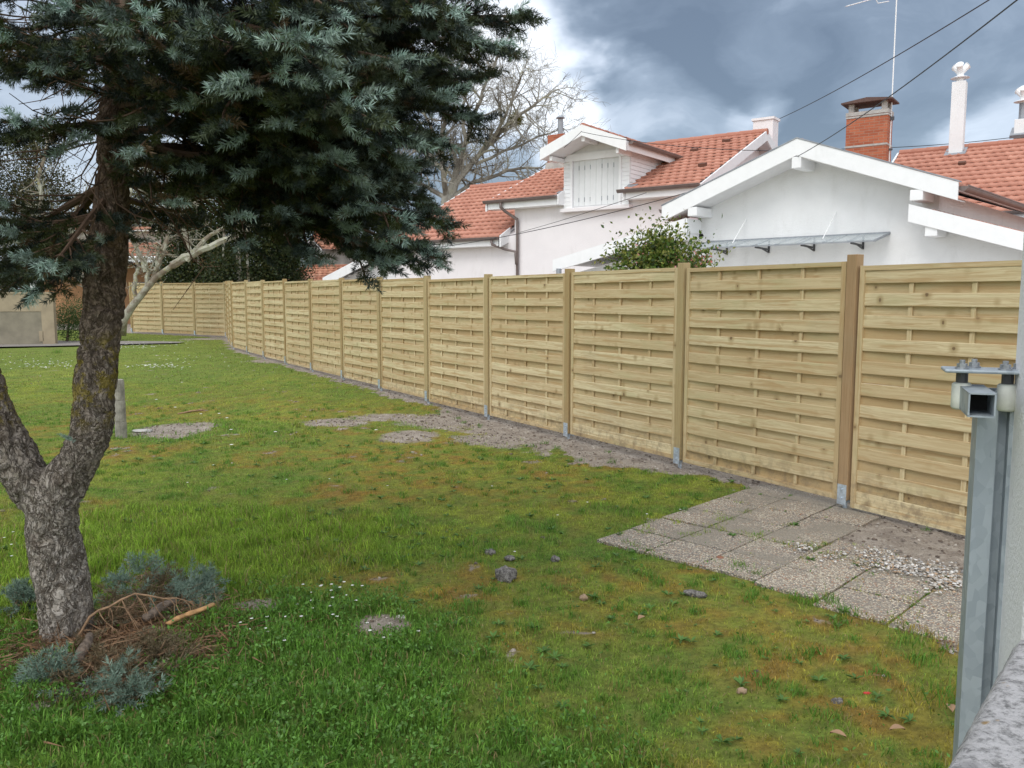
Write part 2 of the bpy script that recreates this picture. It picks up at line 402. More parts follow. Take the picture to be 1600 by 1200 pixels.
def slab_uv(x, y):
    dx, dy = x - SO.x, y - SO.y
    return (dx * SA.x + dy * SA.y) / SS, (dx * SB.x + dy * SB.y) / SS
def slab_mask(x, y, grow=0.0):
    u, v = slab_uv(x, y); m = np.zeros(np.shape(u), bool)
    for c, r in SLABS: m |= (u > c - grow) & (u < c + 1 + grow) & (v > r - grow) & (v < r + 1 + grow)
    return m
def blob(x, y, cx, cy, rx, ry, n, edge=.35):
    q = np.hypot((x - cx) / rx, (y - cy) / ry) + (n - .5) * .9
    return 1 - sst(1 - edge, 1 + edge, q)
def masks(x, y):
    n1 = fbm(x * 1.6, y * 1.6); n2 = fbm(x * .45 + 5, y * .45 + 3); n3 = fbm(x * 4 + 2, y * 4 + 8); n4 = fbm(x * .9 + 31, y * .9 + 11)
    f = fdist(x, y)
    n5 = fbm(x * 9 + 3, y * 9 + 5, o=3)
    w = .07 + .72 * sst(7.0, 7.9, y) * sst(11.6, 10.4, y) * sst(.2, .55, n3) + .5 * (n1 - .35) * sst(16, 9, y)
    dirt = 1 - sst(w * .5, w * 1.25 + .10, f + (n3 - .5) * .35 + (n5 - .5) * .5)
    dirt = np.where((y < 6.9) & (f < 1.15) & (x > 1.95), np.maximum(dirt, 1 - sst(.75, 1.0, f + (n1 - .5) * .5)), dirt)
    for (cx, cy, rx, ry, kk) in [(-4.0, 9.8, .42, .55, 1), (-2.2, 10.3, .42, .35, .9), (-1.15, 9.3, .32, .42, .9), (-1.6, 10.8, .55, .35, .8), (-.75, 10.5, .75, .6, .9), (.1, 9.1, .8, .5, .9),
                             (-.62, 3.82, .13, .14, 1), (-1.3, 4.1, .15, .09, .9), (-5.5, 19.2, .6, .6, .9), (-10.0, 27.2, .9, .5, .9), (-1.80, 3.62, .42, .36, .8), (-1.75, 3.2, .25, .15, .7)]:
        dirt = np.maximum(dirt, kk * blob(x, y, cx, cy, rx, ry, n3 * .4 + n5 * .6, .7))
    dirt = np.maximum(dirt, sst(.62, .76, n3 * .6 + n5 * .4 + (n1 - .5) * .25) * .62)
    lush = np.maximum.reduce([blob(x, y, -.95, 3.3, .85, .95, n1), blob(x, y, -2.3, 3.0, .8, .8, n1), blob(x, y, -.35, 2.5, .75, .5, n1) * .8, blob(x, y, -3.2, 9.5, 1.4, 1.0, n1) * .35])
    tall = np.maximum(blob(x, y, -2.3, 5.1, 1.5, .9, n1), blob(x, y, -3.6, 4.6, 1.6, 1.0, n1))
    moss = sst(.42, .57, n4 * .6 + n1 * .4) * (1 - lush) * (1 - tall * .7) * sst(16, 9, y)
    moss = np.maximum(moss, .85 * sst(.45, .6, n1) * np.maximum.reduce([blob(x, y, -.8, 5.9, 1.3, 1.2, n1), blob(x, y, .7, 3.6, .9, .7, n1)]))
    n6 = vn(x * 15 + 7, y * 15); n7 = vn(x * 7.5 + 1, y * 7.5 + 4)
    n8 = vn(x * 34 + 2, y * 34 + 9)
    return dict(n8=n8, n1=n1, n2=n2, n3=n3, n4=n4, n5=n5, n6=n6, n7=n7, f=f, dirt=np.clip(dirt, 0, 1), lush=lush, tall=tall, moss=moss)
def lawn_color(x, y, m, jit=0.0):
    L = lambda c: np.array(c)[None, :]
    n = len(x); c = np.repeat(L((.165, .235, .036)), n, 0)
    def mixc(c, q, w): w = np.clip(w, 0, 1)[:, None]; return c * (1 - w) + L(q) * w
    c = mixc(c, (.24, .285, .042), sst(.42, .68, m['n2'])); c = mixc(c, (.11, .205, .034), sst(.52, .32, m['n3']) * .7)
    c = mixc(c, (.105, .215, .032), sst(.55, .85, m['n7']) * .75); c = mixc(c, (.23, .225, .05), sst(.45, .15, m['n6']) * .55)
    c = mixc(c, (.30, .235, .037), m['moss'] * (.15 + .62 * sst(.35, .65, m['n5'])))
    c = mixc(c, (.27, .125, .035), m['moss'] * sst(.50, .68, m['n5'] * .5 + m['n3'] * .5) * .55)
    c = mixc(c, (.20, .31, .038), m['tall'] * .8)
    c = mixc(c, (.092, .205, .030), m['lush'] * (.9 - .5 * sst(.6, .9, m['n7'])))
    c = mixc(c, (.19, .25, .05), sst(10, 22, y) * .6)
    return c * 1.27 * (.66 + .48 * m['n8'] + .22 * m['n6'])[:, None]

# ground sheet
def b_ground(t, bs):
    c = t.attr('col', 'Color'); dm = t.attr('dirtm', 'Fac'); p = t.pos()
    n = t.noise(p, 28, 6, .7); n2 = t.noise(p, 110, 3, .6); n3 = t.noise(p, 5, 4, .6)
    g = t.mix(t.mr(n, .3, .7), t.mix(.55, c, (.035, .03, .018)), t.mix(.2, c, (.16, .13, .06)))
    d0 = t.mix(t.mr(n3, .3, .7), (.29, .245, .205), (.45, .395, .335)); d0 = t.mix(t.mr(n, .45, .75, 0, .6), d0, (.13, .10, .08)); d0 = t.mix(t.mr(n2, .56, .7, 0, .7), d0, (.46, .41, .36)); d0 = t.mix(t.mr(t.noise(p, 55, 4, .7), .55, .68, 0, .7), d0, (.09, .07, .055))
    k = t.mr(t.math('ADD', dm, t.math('MULTIPLY', t.math('SUBTRACT', n, .5), .7)), .34, .66)
    P(t, bs, t.mix(k, g, d0), .95, t.bump(t.math('ADD', n, t.math('MULTIPLY', n2, .4)), .9, .03), spec=.15)
M_GROUND = material('lawn_ground', b_ground)
def spaced(segs):
    out = [segs[0][0]]
    for a, b, s in segs: out += list(np.linspace(a, b, max(1, int(round((b - a) / s))) + 1)[1:])
    return np.array(out)
gx = spaced([(-3000, -200, 700), (-200, -40, 40), (-40, -18, 1.0), (-18, -7, .16), (-7, 4, .045), (4, 8, .2), (8, 40, 4), (40, 200, 40), (200, 3000, 700)])
gy = spaced([(-600, -20, 145), (-20, 2, 2), (2, 10.5, .045), (10.5, 32, .14), (32, 60, 2), (60, 300, 40), (300, 4000, 740)])
X, Y = np.meshgrid(gx, gy); x = X.ravel(); y = Y.ravel(); mk = masks(x, y)
near = (1 - sst(20, 40, np.hypot(x, y)))
def relief(x, y, m): return gz(x, y) + (.022 * (m['n3'] - .5) + .05 * (m['n1'] - .5)) * (1 - .85 * sst(.9, .5, m['f']) * (m['f'] > -3)) * sst(40, 20, np.hypot(x, y)) + .03 * m['lush'] * (m['n3']) + m['dirt'] * (.040 * (m['n5'] - .5) + .02 * (m['n8'] - .5)) * sst(30, 20, y)
zz = relief(x, y, mk)
on = slab_mask(x, y, .15); zz = np.where(on, np.minimum(zz, .001), zz)
nx = len(gx); idx = np.arange(len(x)).reshape(len(gy), nx)
fc = np.stack([idx[:-1, :-1], idx[:-1, 1:], idx[1:, 1:], idx[1:, :-1]], -1).reshape(-1, 4)
ground = fast_mesh('ground', np.stack([x, y, zz], 1), fc, M_GROUND, smooth=True, colors=lawn_color(x, y, mk))
a = ground.data.attributes.new('dirtm', 'FLOAT', 'POINT'); a.data.foreach_set('value', mk['dirt'].astype(np.float32))
tag(ground, kind='structure')

# driveway across the back
def b_drive(t, bs):
    p = t.pos(); P(t, bs, t.mix(t.noise(p, 12, 5, .7), (.17, .155, .14), (.30, .275, .25)), .95, t.bump(t.noise(p, 60, 3), .5, .01))
M_DRIVE = material('grit_drive', b_drive)
mb = MB(); prev = None
edge = [(-40, 22.0, 26.5), (-22, 22.2, 26.2), (-16, 22.6, 25.9), (-13, 23.4, 25.7), (-11.2, 24.2, 25.5), (-9.9, 24.7, 25.2)]
for a_, b_ in zip(edge[:-1], edge[1:]):
    for k in range(6):
        f0, f1 = k / 6, (k + 1) / 6; q = []
        for f in (f0, f1):
            xx = a_[0] + (b_[0] - a_[0]) * f; y0 = a_[1] + (b_[1] - a_[1]) * f; y1 = a_[2] + (b_[2] - a_[2]) * f
            q.append(((xx, y0, float(gz(xx, y0)) + .045), (xx, y1, float(gz(xx, y1)) + .045)))
        mb.quad(q[0][0], q[1][0], q[1][1], q[0][1])
tag(mb.build('driveway', M_DRIVE), kind='structure')

# unseen pale sheet behind the fence, added to bounce light onto soffits and walls
M_BOUNCE = simple('pale_bounce', (.50, .47, .43), .9, vary=.1, scale=2)
mb = MB(); TP = [(q[0] + .5 * .853, q[1] + .5 * .522) for q in ((5.0, 1.8), FENCE[0], FENCE[5], FENCE[10])]
for (p_, q_) in zip(TP[:-1], TP[1:]):
    mb.quad((p_[0], p_[1], .06), (p_[0] + 12, p_[1] + 7.3, .06), (q_[0] + 12, q_[1] + 7.3, .06), (q_[0], q_[1], .06 + float(gz(0, q_[1]))))
tag(mb.build('bounce_sheet', M_BOUNCE), kind='structure')

# paving slabs
def b_slab(t, bs):
    p = t.pos(); v = t.new('ShaderNodeTexVoronoi'); t.set(v.inputs['Vector'], p); v.inputs['Scale'].default_value = 100
    s = t.new('ShaderNodeSeparateXYZ'); t.set(s.inputs[0], v.outputs['Color']); sd = t.attr('seed', 'Fac')
    peb = t.mix(s.outputs[0], (.36, .29, .20), (.74, .67, .54)); peb = t.mix(t.mr(s.outputs[1], .82, .9, 0, 1), peb, (.35, .17, .09)); peb = t.mix(t.mr(s.outputs[2], .8, .85, 0, 1), peb, (.16, .15, .14))
    c = t.mix(t.mr(v.outputs['Distance'], .38, .62), peb, (.24, .21, .18))
    dirt = t.mr(t.math('ADD', t.noise(p, 2.3, 5, .65), t.math('MULTIPLY', sd, .10)), .50, .68, 0, .75)
    c = t.mix(dirt, c, (.25, .225, .185))
    P(t, bs, c, .85, t.bump(t.math('SUBTRACT', 1.0, v.outputs['Distance']), .8, .008), spec=.3)
M_SLAB = material('exposed_aggregate', b_slab)
mb = MB()
for c, r in SLABS:
    o = SO + SA * (SS * (c + .5)) + SB * (SS * (r + .5)); g = SS - .013
    ang = math.atan2(SA.y, SA.x) + random.uniform(-.008, .008)
    M = Matrix.Rotation(ang, 3, 'Z') @ Matrix.Rotation(random.uniform(-.012, .012), 3, 'X') @ Matrix.Rotation(random.uniform(-.012, .012), 3, 'Y')
    mb.box((o.x, o.y, -.019 + random.uniform(-.003, .003)), (g, g, .06), M, seed=(1.0 if r >= .9 else 0) + random.uniform(-.5, .5))
tag(mb.build('paved_path', M_SLAB, bevel=.004), kind='structure')
# ------------------------------------------------------------------ wooden fence
fence = empty('wooden_fence', (FENCE[0][0], FENCE[0][1], 0))
tag(fence, 'new pale pine fence of woven slat panels between posts in zinc shoes along the lawn', 'fence')
FO = Vector((FENCE[0][0], FENCE[0][1], 0))
def panel(a, b, z0, H, var, first_front):
    A = Vector((a[0], a[1], 0)); B = Vector((b[0], b[1], 0)); u = (B - A); L = u.length; u.normalize()
    nrm = Vector((-u.y, u.x, 0))          # u runs away along the fence; this side faces the camera
    M = Matrix((u, nrm, Vector((0, 0, 1)))).transposed()
    gap = .058; x0, x1 = gap, L - gap; mb = MB(); Wp = x1 - x0
    def bx(cx, cy, cz, dx, dy, dz, axis=0, rot=None): mb.box(A - FO + M @ Vector((cx, cy, cz)), (dx, dy, dz), M @ rot if rot is not None else M, axis=axis)
    sw = .040; T = .042
    bx(x0 + sw / 2, 0, z0 + H / 2, sw, T, H, 2); bx(x1 - sw / 2, 0, z0 + H / 2, sw, T, H, 2)
    bx((x0 + x1) / 2, .003, z0 + .02, Wp - 2 * sw, T, .036, 0); bx((x0 + x1) / 2, .003, z0 + H - .018, Wp - 2 * sw, T, .034, 0)
    inner0 = z0 + .04; inner1 = z0 + H - .036; n = 21; pitch = (inner1 - inner0) / n
    bats = [x0 + Wp * f for f in (.235, .50, .765)]
    for q in bats: bx(q + random.uniform(-.01, .01), .0025, (inner0 + inner1) / 2, .032, .0125, inner1 - inner0 - .002, 2)
    for i in range(n):
        front = (i % 2 == 0) == first_front
        zc = inner0 + pitch * (i + .5); hh = (.0915 if front else .094) + random.uniform(-.003, .003)
        yy = .0115 if front else -.0115
        xs = np.linspace(x0 + sw - .001, x1 - sw + .001, 9)
        # slightly bowed slat: outer at the battens, clamped at the stiles
        dz = random.uniform(-.004, .004); tl = random.uniform(-.003, .003); sd = random.uniform(0, .6) if front else random.uniform(.35, 1.0)
        vs = []; lcs = []; bow = random.uniform(.002, .006)
        for k, xx in enumerate(xs):
            f = (xx - x0) / Wp; e = yy + (bow if front else -bow) * math.sin(math.pi * f) - (0.0 if .06 < f < .94 else (.004 if front else -.004))
            for (py_, pz_) in ((-.005, -hh / 2), (.0035, -hh / 2), (.005, -hh / 2 + .004), (.005, hh / 2 - .004), (.0035, hh / 2), (-.005, hh / 2)):
                p = Vector((xx, e + py_, zc + dz + tl * (f - .5) * 2 + pz_)); vs.append(A - FO + M @ p)
                lcs.append((xx + sd * 37, pz_ + sd * 11 + i * .3, py_ + sd * 23))
        fs = []
        for k in range(8):
            for j in range(6): fs.append((k * 6 + j, (k + 1) * 6 + j, (k + 1) * 6 + (j + 1) % 6, k * 6 + (j + 1) % 6))
        fs += [tuple(range(5, -1, -1)), tuple(48 + j for j in range(6))]
        mb._add(vs, fs, lcs, sd)
    return mb.build('fence_panel', M_WOOD, fence)
for i, (a_, b_) in enumerate(zip(FENCE[:-1], FENCE[1:])):
    g = float(gz(0, (a_[1] + b_[1]) / 2)); dzp = {0: -.035, 1: 0.0, 2: .01, 3: 0, 4: -.012, 6: .008, 8: -.01, 12: -.03, 13: -.05}.get(i, 0)
    panel(a_, b_, g + .062 + dzp, 1.765, i, i in (0, 2, 5, 7, 10, 12))
for i, q in enumerate(FENCE):
    a_ = FENCE[max(i - 1, 0)]; b_ = FENCE[min(i + 1, len(FENCE) - 1)]
    u = Vector((b_[0] - a_[0], b_[1] - a_[1], 0)).normalized(); M = Matrix((u, Vector((-u.y, u.x, 0)), Vector((0, 0, 1)))).transposed()
    g = float(gz(0, q[1])); c = Vector((q[0], q[1], 0)) - FO; top = g + 1.865 + random.uniform(-.012, .012)
    mb = MB(); w = .082
    mb.box(c + Vector((0, 0, (g + .075 + top) / 2)), (w, w, top - g - .075), M @ Matrix.Rotation(random.uniform(-.02, .02), 3, 'Z'), axis=2)
    pst = mb.build('fence_post', M_POST if i == 1 else M_POSTG, fence, bevel=.004)
    pst.location = (0, 0, 0)
    sb = MB()
    for sgn in (-1, 1): sb.box(c + M @ Vector((0, sgn * (w / 2 + .003), g + .115)), (w * .92, .004, .15), M)
    sb.box(c + Vector((0, 0, g + .07)), (w * .9, w, .005), M); sb.tube([c + Vector((0, 0, g - .1)), c + Vector((0, 0, g + .07))], .016, 8)
    for dz_ in (.09, .155): sb.tube([c + M @ Vector((0, w / 2 + .003, g + dz_)), c + M @ Vector((0, w / 2 + .014, g + dz_))], .0075, 6)
    sb.build('post_base', M_SHOE, pst)

# ------------------------------------------------------------------ tiled roof surface
def tiled(parent, name, p00, p10, p11, p01, tw=.235, rh=.345, mat=None, thick=.05, amp=.017, slab=True):
    p00, p10, p11, p01 = map(Vector, (p00, p10, p11, p01)); mat = mat or M_TILE
    Lw = max((p10 - p00).length, (p11 - p01).length); Ls = max((p01 - p00).length, (p11 - p10).length)
    nrm = (p10 - p00).cross(p01 - p00).normalized(); nrm = -nrm if nrm.z < 0 else nrm
    nr = max(2, round(Ls / rh)); nc = max(2, round(Lw / tw)); sp = 6; cols = nc * sp
    V = []; F = []; tint = []
    us = np.linspace(0, 1, cols + 1)
    def row(v, h, ph):
        b0 = len(V)
        for k, u in enumerate(us):
            a = p00.lerp(p10, u); b = p01.lerp(p11, u); p = a.lerp(b, v)
            f = ((k / sp) + ph) % 1.0
            prof = amp * (1.0 if f < .18 else -.25 + .55 * math.sin((f - .18) / .82 * math.pi))
            V.append(p + nrm * (h + prof))
        return b0
    for i in range(nr):
        ph = .5 * (i % 2); j = random.uniform(-.004, .004)
        lo = row(i / nr, .062 + j, ph); hi = row((i + 1) / nr, .010 + j, ph)
        rt = [random.random() for _ in range(nc + 2)]
        for k in range(cols): F.append((lo + k, lo + k + 1, hi + k + 1, hi + k)); tint.append(rt[int(k / sp + ph)])
        lo2 = row(i / nr, .012, ph)   # tile nose
        for k in range(cols): F.append((lo2 + k, lo2 + k + 1, lo + k + 1, lo + k)); tint.append(rt[int(k / sp + ph)])
    o = fast_mesh(name, [tuple(v) for v in V], F, mat, parent)
    a = o.data.attributes.new('tint', 'FLOAT', 'FACE')
    if len(a.data) == len(tint): a.data.foreach_set('value', tint)
    if slab:
        mb = MB(); q = [p00, p10, p11, p01]; up_ = [p - nrm * .004 for p in q]; dn = [p - nrm * thick for p in q]
        mb._add(dn + up_, [(0, 3, 2, 1), (4, 5, 6, 7), (0, 1, 5, 4), (1, 2, 6, 5), (2, 3, 7, 6), (3, 0, 4, 7)])
        mb.build('roof_boarding', M_WHITED, o)
    return o
def ridge(parent, a, b, r=.10, mat=None):
    mb = MB(); a = Vector(a); b = Vector(b); n = max(2, round((b - a).length / .40))
    for i in range(n):
        p, q = a.lerp(b, i / n), a.lerp(b, (i + 1.12) / n); mb.tube([p, q], [r * 1.08, r * .94], 10)
    return mb.build('ridge_tiles', mat or M_TILE, parent)
def gutter(parent, a, b, r=.075, out=(0, -1, 0)):
    a = Vector(a); b = Vector(b); o = Vector(out); V = []; n = 8; mb = MB()
    for p in (a, b):
        for k in range(n + 1):
            th = math.pi * k / n; V.append(p + o * (math.cos(th) * r) - Vector((0, 0, math.sin(th) * r)))
        for k in range(n, -1, -1):
            th = math.pi * k / n; V.append(p + o * (math.cos(th) * (r - .008)) - Vector((0, 0, math.sin(th) * (r - .008))))
    m = 2 * (n + 1); F = [(k, (k + 1) % m, m + (k + 1) % m, m + k) for k in range(m)] + [tuple(range(n + 1)), tuple(m + k for k in range(n, -1, -1))]
    mb._add(V, F)
    mb.tube([a + o * r + Vector((0, 0, .004)), b + o * r + Vector((0, 0, .004))], .012, 6)
    return mb.build('gutter', M_GUTTER, parent)
def pot_cowl(parent, c, name='cowl', r=.10):
    """three outward mouths on a pipe"""
    mb = MB(); c = Vector(c); mb.tube([c, c + Vector((0, 0, .34))], r * .62, 10)
    mb.tube([c + Vector((0, 0, .12)), c + Vector((0, 0, .15)), c + Vector((0, 0, .16))], [r * 1.7, r * 1.3, r * .6], 12)
    for k in range(3):
        a = 2 * math.pi * k / 3 + .5; d_ = Vector((math.cos(a), math.sin(a), .75))
        mb.tube([c + Vector((0, 0, .26)), c + Vector((0, 0, .34)) + d_ * .20], [r * .5, r * .62], 10); mb.tube([c + Vector((0, 0, .34)) + d_ * .199, c + Vector((0, 0, .34)) + d_ * .203], [r * .72, r * .72], 10)
    return mb.build(name, M_WHITEP, parent)

# ------------------------------------------------------------------ house with the dormer
RZ1 = math.atan2(-.585, .81)
h1 = empty('dormer_house', (-.73, 25.5, 0), RZ1)
tag(h1, 'white house with shuttered dormer window and orange tiled roof behind the fence', 'house')
EZ, RDZ, DD, LN = 4.42, 6.42, 4.72, 6.8
sl_ = (RDZ - EZ) / DD
mb = MB(); mb.prism([(.35, 0), (9.1, 0), (9.1, EZ + .1), (DD, RDZ - .12), (.35, EZ + .35 * sl_ - .09)], 0, .75, 6.35)
wall = mb.build('wall', M_RENDERW, h1)
D0, D1 = 2.52, 4.62
zf = lambda d_: EZ + sl_ * d_
rf = tiled(h1, 'roof', (0, 0, EZ), (D0 - .02, 0, EZ), (D0 - .02, DD, RDZ), (0, DD, RDZ))
tiled(h1, 'roof', (D1 + .02, 0, EZ), (LN, 0, EZ), (LN, DD, RDZ), (D1 + .02, DD, RDZ))
tiled(h1, 'roof', (D0 - .02, 2.0, zf(2.0)), (D1 + .02, 2.0, zf(2.0)), (D1 + .02, DD, RDZ), (D0 - .02, DD, RDZ))
tiled(h1, 'roof', (LN, 2 * DD, EZ), (0, 2 * DD, EZ), (0, DD, RDZ), (LN, DD, RDZ))
ridge(rf, (0, DD, RDZ + .03), (LN, DD, RDZ + .03))
mb = MB()
for xx, w in ((-.02, .05), (LN + .02, .05)):
    for y0, z0, y1, z1 in ((-.06, EZ - .03, DD, RDZ + .03), (2 * DD + .06, EZ - .03, DD, RDZ + .03)):
        mb.prism([(y0, z0 - .26), (y0, z0 + .03), (y1, z1 + .03), (y1, z1 - .26)], 0, xx - w / 2, xx + w / 2)
mb.build_each('bargeboard', M_WHITEP, h1)
mb = MB()
for x0, x1 in ((.02, D0 - .05), (D1 + .05, LN - .02)):
    mb.box(((x0 + x1) / 2, .0, EZ - .13), (x1 - x0, .03, .22)); mb.box(((x0 + x1) / 2, .19, EZ - .235), (x1 - x0, .34, .02))
mb.build_each('fascia', M_WHITEP, h1)
gutter(h1, (-.08, -.09, EZ - .0), (D0 - .02, -.09, EZ - .0)); gutter(h1, (D1 - .15, -.09, EZ), (LN + .02, -.09, EZ))
mb = MB(); mb.tube([(.55, -.09, EZ - .07), (.55, -.09, EZ - .2), (.62, .05, EZ - .32), (.90, .27, EZ - .55), (.90, .27, EZ - .7), (.90, .27, 0)], .045, 10)
mb.build('downpipe', M_GUTTER, h1, smooth=True)
mb = MB(); mb.prism([(-.03, EZ - .24), (-.03, EZ + .04), (.62, EZ + .32), (.62, EZ - .0), (.34, EZ - .24)], 0, D0 - .03, D0 + .02); mb.prism([(-.03, EZ - .24), (-.03, EZ + .04), (.62, EZ + .32), (.62, EZ - .0), (.34, EZ - .24)], 0, D1 - .02, D1 + .03)
mb.build_each('eaves_return', M_WHITEP, h1)
mb = MB(); mb.box((D1 + .12, .18, EZ + .13), (.3, .3, .02), Matrix.Rotation(R(24), 3, 'X')); mb.box((D0 - .1, .3, EZ + .17), (.12, .9, .02), Matrix.Rotation(R(24), 3, 'X')); mb.build_each('flashing', M_ZINC, h1)
# dormer
DC = (D0 + D1) / 2; DT, DA = 5.64, 6.12; HW = 1.33
mb = MB(); mb.prism([(D0 + .02, 4.06), (D1 - .02, 4.06), (D1 - .02, 5.58), (DC, 5.97), (D0 + .02, 5.58)], 1, .33, 3.2)
dorm = mb.build('dormer', M_WHITED, h1)
mb = MB()     # clapboards of cheeks and gable, corner posts
for k in range(10):
    z = 4.5 + k * .115
    for xx in (D0, D1): mb.box((xx, 1.5, z), (.03, 2.35, .108), Matrix.Rotation(R(6) * (1 if xx == D0 else -1), 3, 'Y'))
mb.build('clapboard', M_WHITEP, dorm)
mb = MB(); iw = .27
for xx in (D0 + iw / 2, D1 - iw / 2):
    for k in range(13): mb.box((xx, .30, 4.10 + k * .115), (iw, .03, .112), Matrix.Rotation(R(-5), 3, 'X'))
for xx in (D0 + iw - .0, D1 - iw + .0): mb.box((xx, .285, 4.74), (.07, .09, 1.38))
mb.box((DC, .285, 5.43), (D1 - D0 - .1, .1, .10)); mb.box((DC, .29, 5.53), (D1 - D0 - .15, .06, .10))
mb.build('window_frame', M_WHITEP, dorm)
M_SHUT = simple('white_shutter', (.74, .76, .77), .6, vary=.02)
mb = MB(); sw0 = D0 + iw + .04; sw1 = D1 - iw - .04; n = 8; bw = (sw1 - sw0) / n
for k in range(n): mb.box((sw0 + bw * (k + .5), .325 - (.006 if k in (3, 4) else 0), 4.76), (bw - .006, .03, 1.26))
shut = mb.build('shutter', M_SHUT, dorm)
mb = MB()
for k in (1, 2, 3, 5, 6, 7):
    for z in (4.30, 5.18): mb.box((sw0 + bw * k, .306, z), (.018, .012, .12))
mb.build_each('shutter_hinge', M_ZINC, shut)
mb = MB(); mb.box((DC + .02, .24, 4.02), (D1 - D0 + .12, .22, .10)); mb.build('window_sill', M_RENDERW, dorm, bevel=.01)
f0 = -.45
dr = tiled(dorm, 'dormer_roof', (DC + HW, f0, DT), (DC + HW, 3.4, DT), (DC, 4.2, DA), (DC, f0, DA), slab=True)
tiled(dorm, 'dormer_roof', (DC - HW, 3.4, DT), (DC - HW, f0, DT), (DC, f0, DA), (DC, 4.2, DA), slab=True)
ridge(dr, (DC, f0, DA + .03), (DC, 4.0, DA + .03), .09)
mb = MB(); mb.prism([(DC - HW - .02, DT - .27), (DC - HW - .02, DT + .04), (DC, DA + .07), (DC + HW + .02, DT + .04), (DC + HW + .02, DT - .27), (DC, DA - .22)], 1, f0 - .05, f0 - .005)
mb.build('bargeboard', M_WHITEP, dorm)
mb = MB()
for sg in (-1, 1): mb.prism([(DC + sg * (HW + .0), DT - .25), (DC, DA - .225), (DC, DA - .21), (DC + sg * (HW + .0), DT - .235)], 1, f0 - .003, .33)
mb.build('soffit', M_WHITED, dorm)
mb = MB(); mb.box((DC, f0 + .40, DA - .29), (.10, .72, .13)); mb.box((DC + HW - .28, f0 + .40, DT - .23), (.08, .72, .12)); mb.box((DC - HW + .28, f0 + .40, DT - .23), (.08, .72, .12))
mb.box((DC + HW, 1.3, DT - .14), (.03, 3.4, .2)); mb.build_each('rafter_end', M_WHITEP, dorm)
gutter(dorm, (DC + HW + .09, f0 + .1, DT - .02), (DC + HW + .09, 2.75, DT - .02), out=(1, 0, 0))
# chimneys of this house
mb = MB(); mb.box((.48, 3.25, 6.36), (.62, .5, .90), seed=0); ch = mb.build('chimney', M_BRICK, h1)
mb = MB(); mb.box((.48, 3.25, 5.82), (.72, .6, .22)); mb.build('chimney_base', M_CEM, ch)
mb = MB(); mb.tube([(.5, 3.25, 6.8), (.5, 3.25, 7.32)], .085, 12); mb.tube([(.5, 3.25, 7.36), (.5, 3.25, 7.44)], [.16, .05], 12)
for k in range(3): mb.tube([(.5 + .07 * math.cos(k * 2.1), 3.25 + .07 * math.sin(k * 2.1), 7.31), (.5 + .09 * math.cos(k * 2.1), 3.25 + .09 * math.sin(k * 2.1), 7.38)], .008, 4)
mb.build('flue_pipe', M_ZINC, ch)
mb = MB(); mb.box((6.42, 5.75, 6.3), (.62, .5, 1.35)); mb.box((6.42, 5.75, 7.0), (.70, .58, .07)); mb.build('chimney', M_RENDERW, h1)
# small vent tiles
mb = MB()
for xx, yy in ((1.9, 2.3), (5.2, 3.2), (6.2, 1.5), (1.5, 3.9), (5.9, 3.9)): mb.box((xx, yy, zf(yy) + .085), (.2, .16, .09), Matrix.Rotation(R(18), 3, 'X'))
mb.build_each('roof_vent', simple('vent_tile', (.13, .06, .04), .9), h1)
# lower wing to the left
WE, WR = 3.34, 5.63; WX0, WX1 = -4.3, .35
mb = MB(); mb.prism([(.35, 0), (9.1, 0), (9.1, WE), (DD, WR - .12), (.35, WE + .08)], 0, WX0 + .1, .76); wing = mb.build('wing', M_RENDERW, h1)
wr = tiled(wing, 'wing_roof', (WX0 - .1, 0, WE), (WX1 + .1, 0, WE), (WX1 + .1, DD, WR), (WX0 - .1, DD, WR))
tiled(wing, 'wing_roof', (WX1, 2 * DD, WE), (WX0 - .1, 2 * DD, WE), (WX0 - .1, DD, WR), (WX1, DD, WR))
ridge(wr, (WX0 - .1, DD, WR + .03), (WX1 + 1, DD, WR + .03))
mb = MB(); mb.box(((WX0 + WX1) / 2, 0, WE - .13), (WX1 - WX0 + .1, .03, .22)); mb.box(((WX0 + WX1) / 2, .18, WE - .235), (WX1 - WX0, .33, .02)); mb.prism([(-.05, WE - .28), (-.05, WE + .0), (DD, WR + .05), (DD, WR - .26)], 0, WX0 - .17, WX0 - .12)
mb.prism([(-.05, WE - .28), (-.05, WE + .05), (.45, WE + .32), (.45, WE - .1)], 0, WX1 + .12, WX1 + .17)
mb.build_each('wing_fascia', M_WHITEP, wing)
gutter(wing, (WX0 - .1, -.09, WE), (WX1 + .1, -.09, WE))
mb = MB(); mb.tube([(.2, -.09, WE - .07), (.22, -.09, WE - .2), (.5, .2, WE - .34), (.86, .22, WE - .42), (.9, .22, WE - .8)], .04, 8); mb.build('downpipe', M_GUTTER, wing, smooth=True)
mb = MB(); mb.box((-.75, .34, 1.25), (1.2, .03, 1.5)); mb.build('window', M_DARKROOM, wing)
mb = MB(); mb.box((-.75, .335, 2.03), (1.35, .06, .07)); mb.build('window_lintel', M_GUTTER, wing)
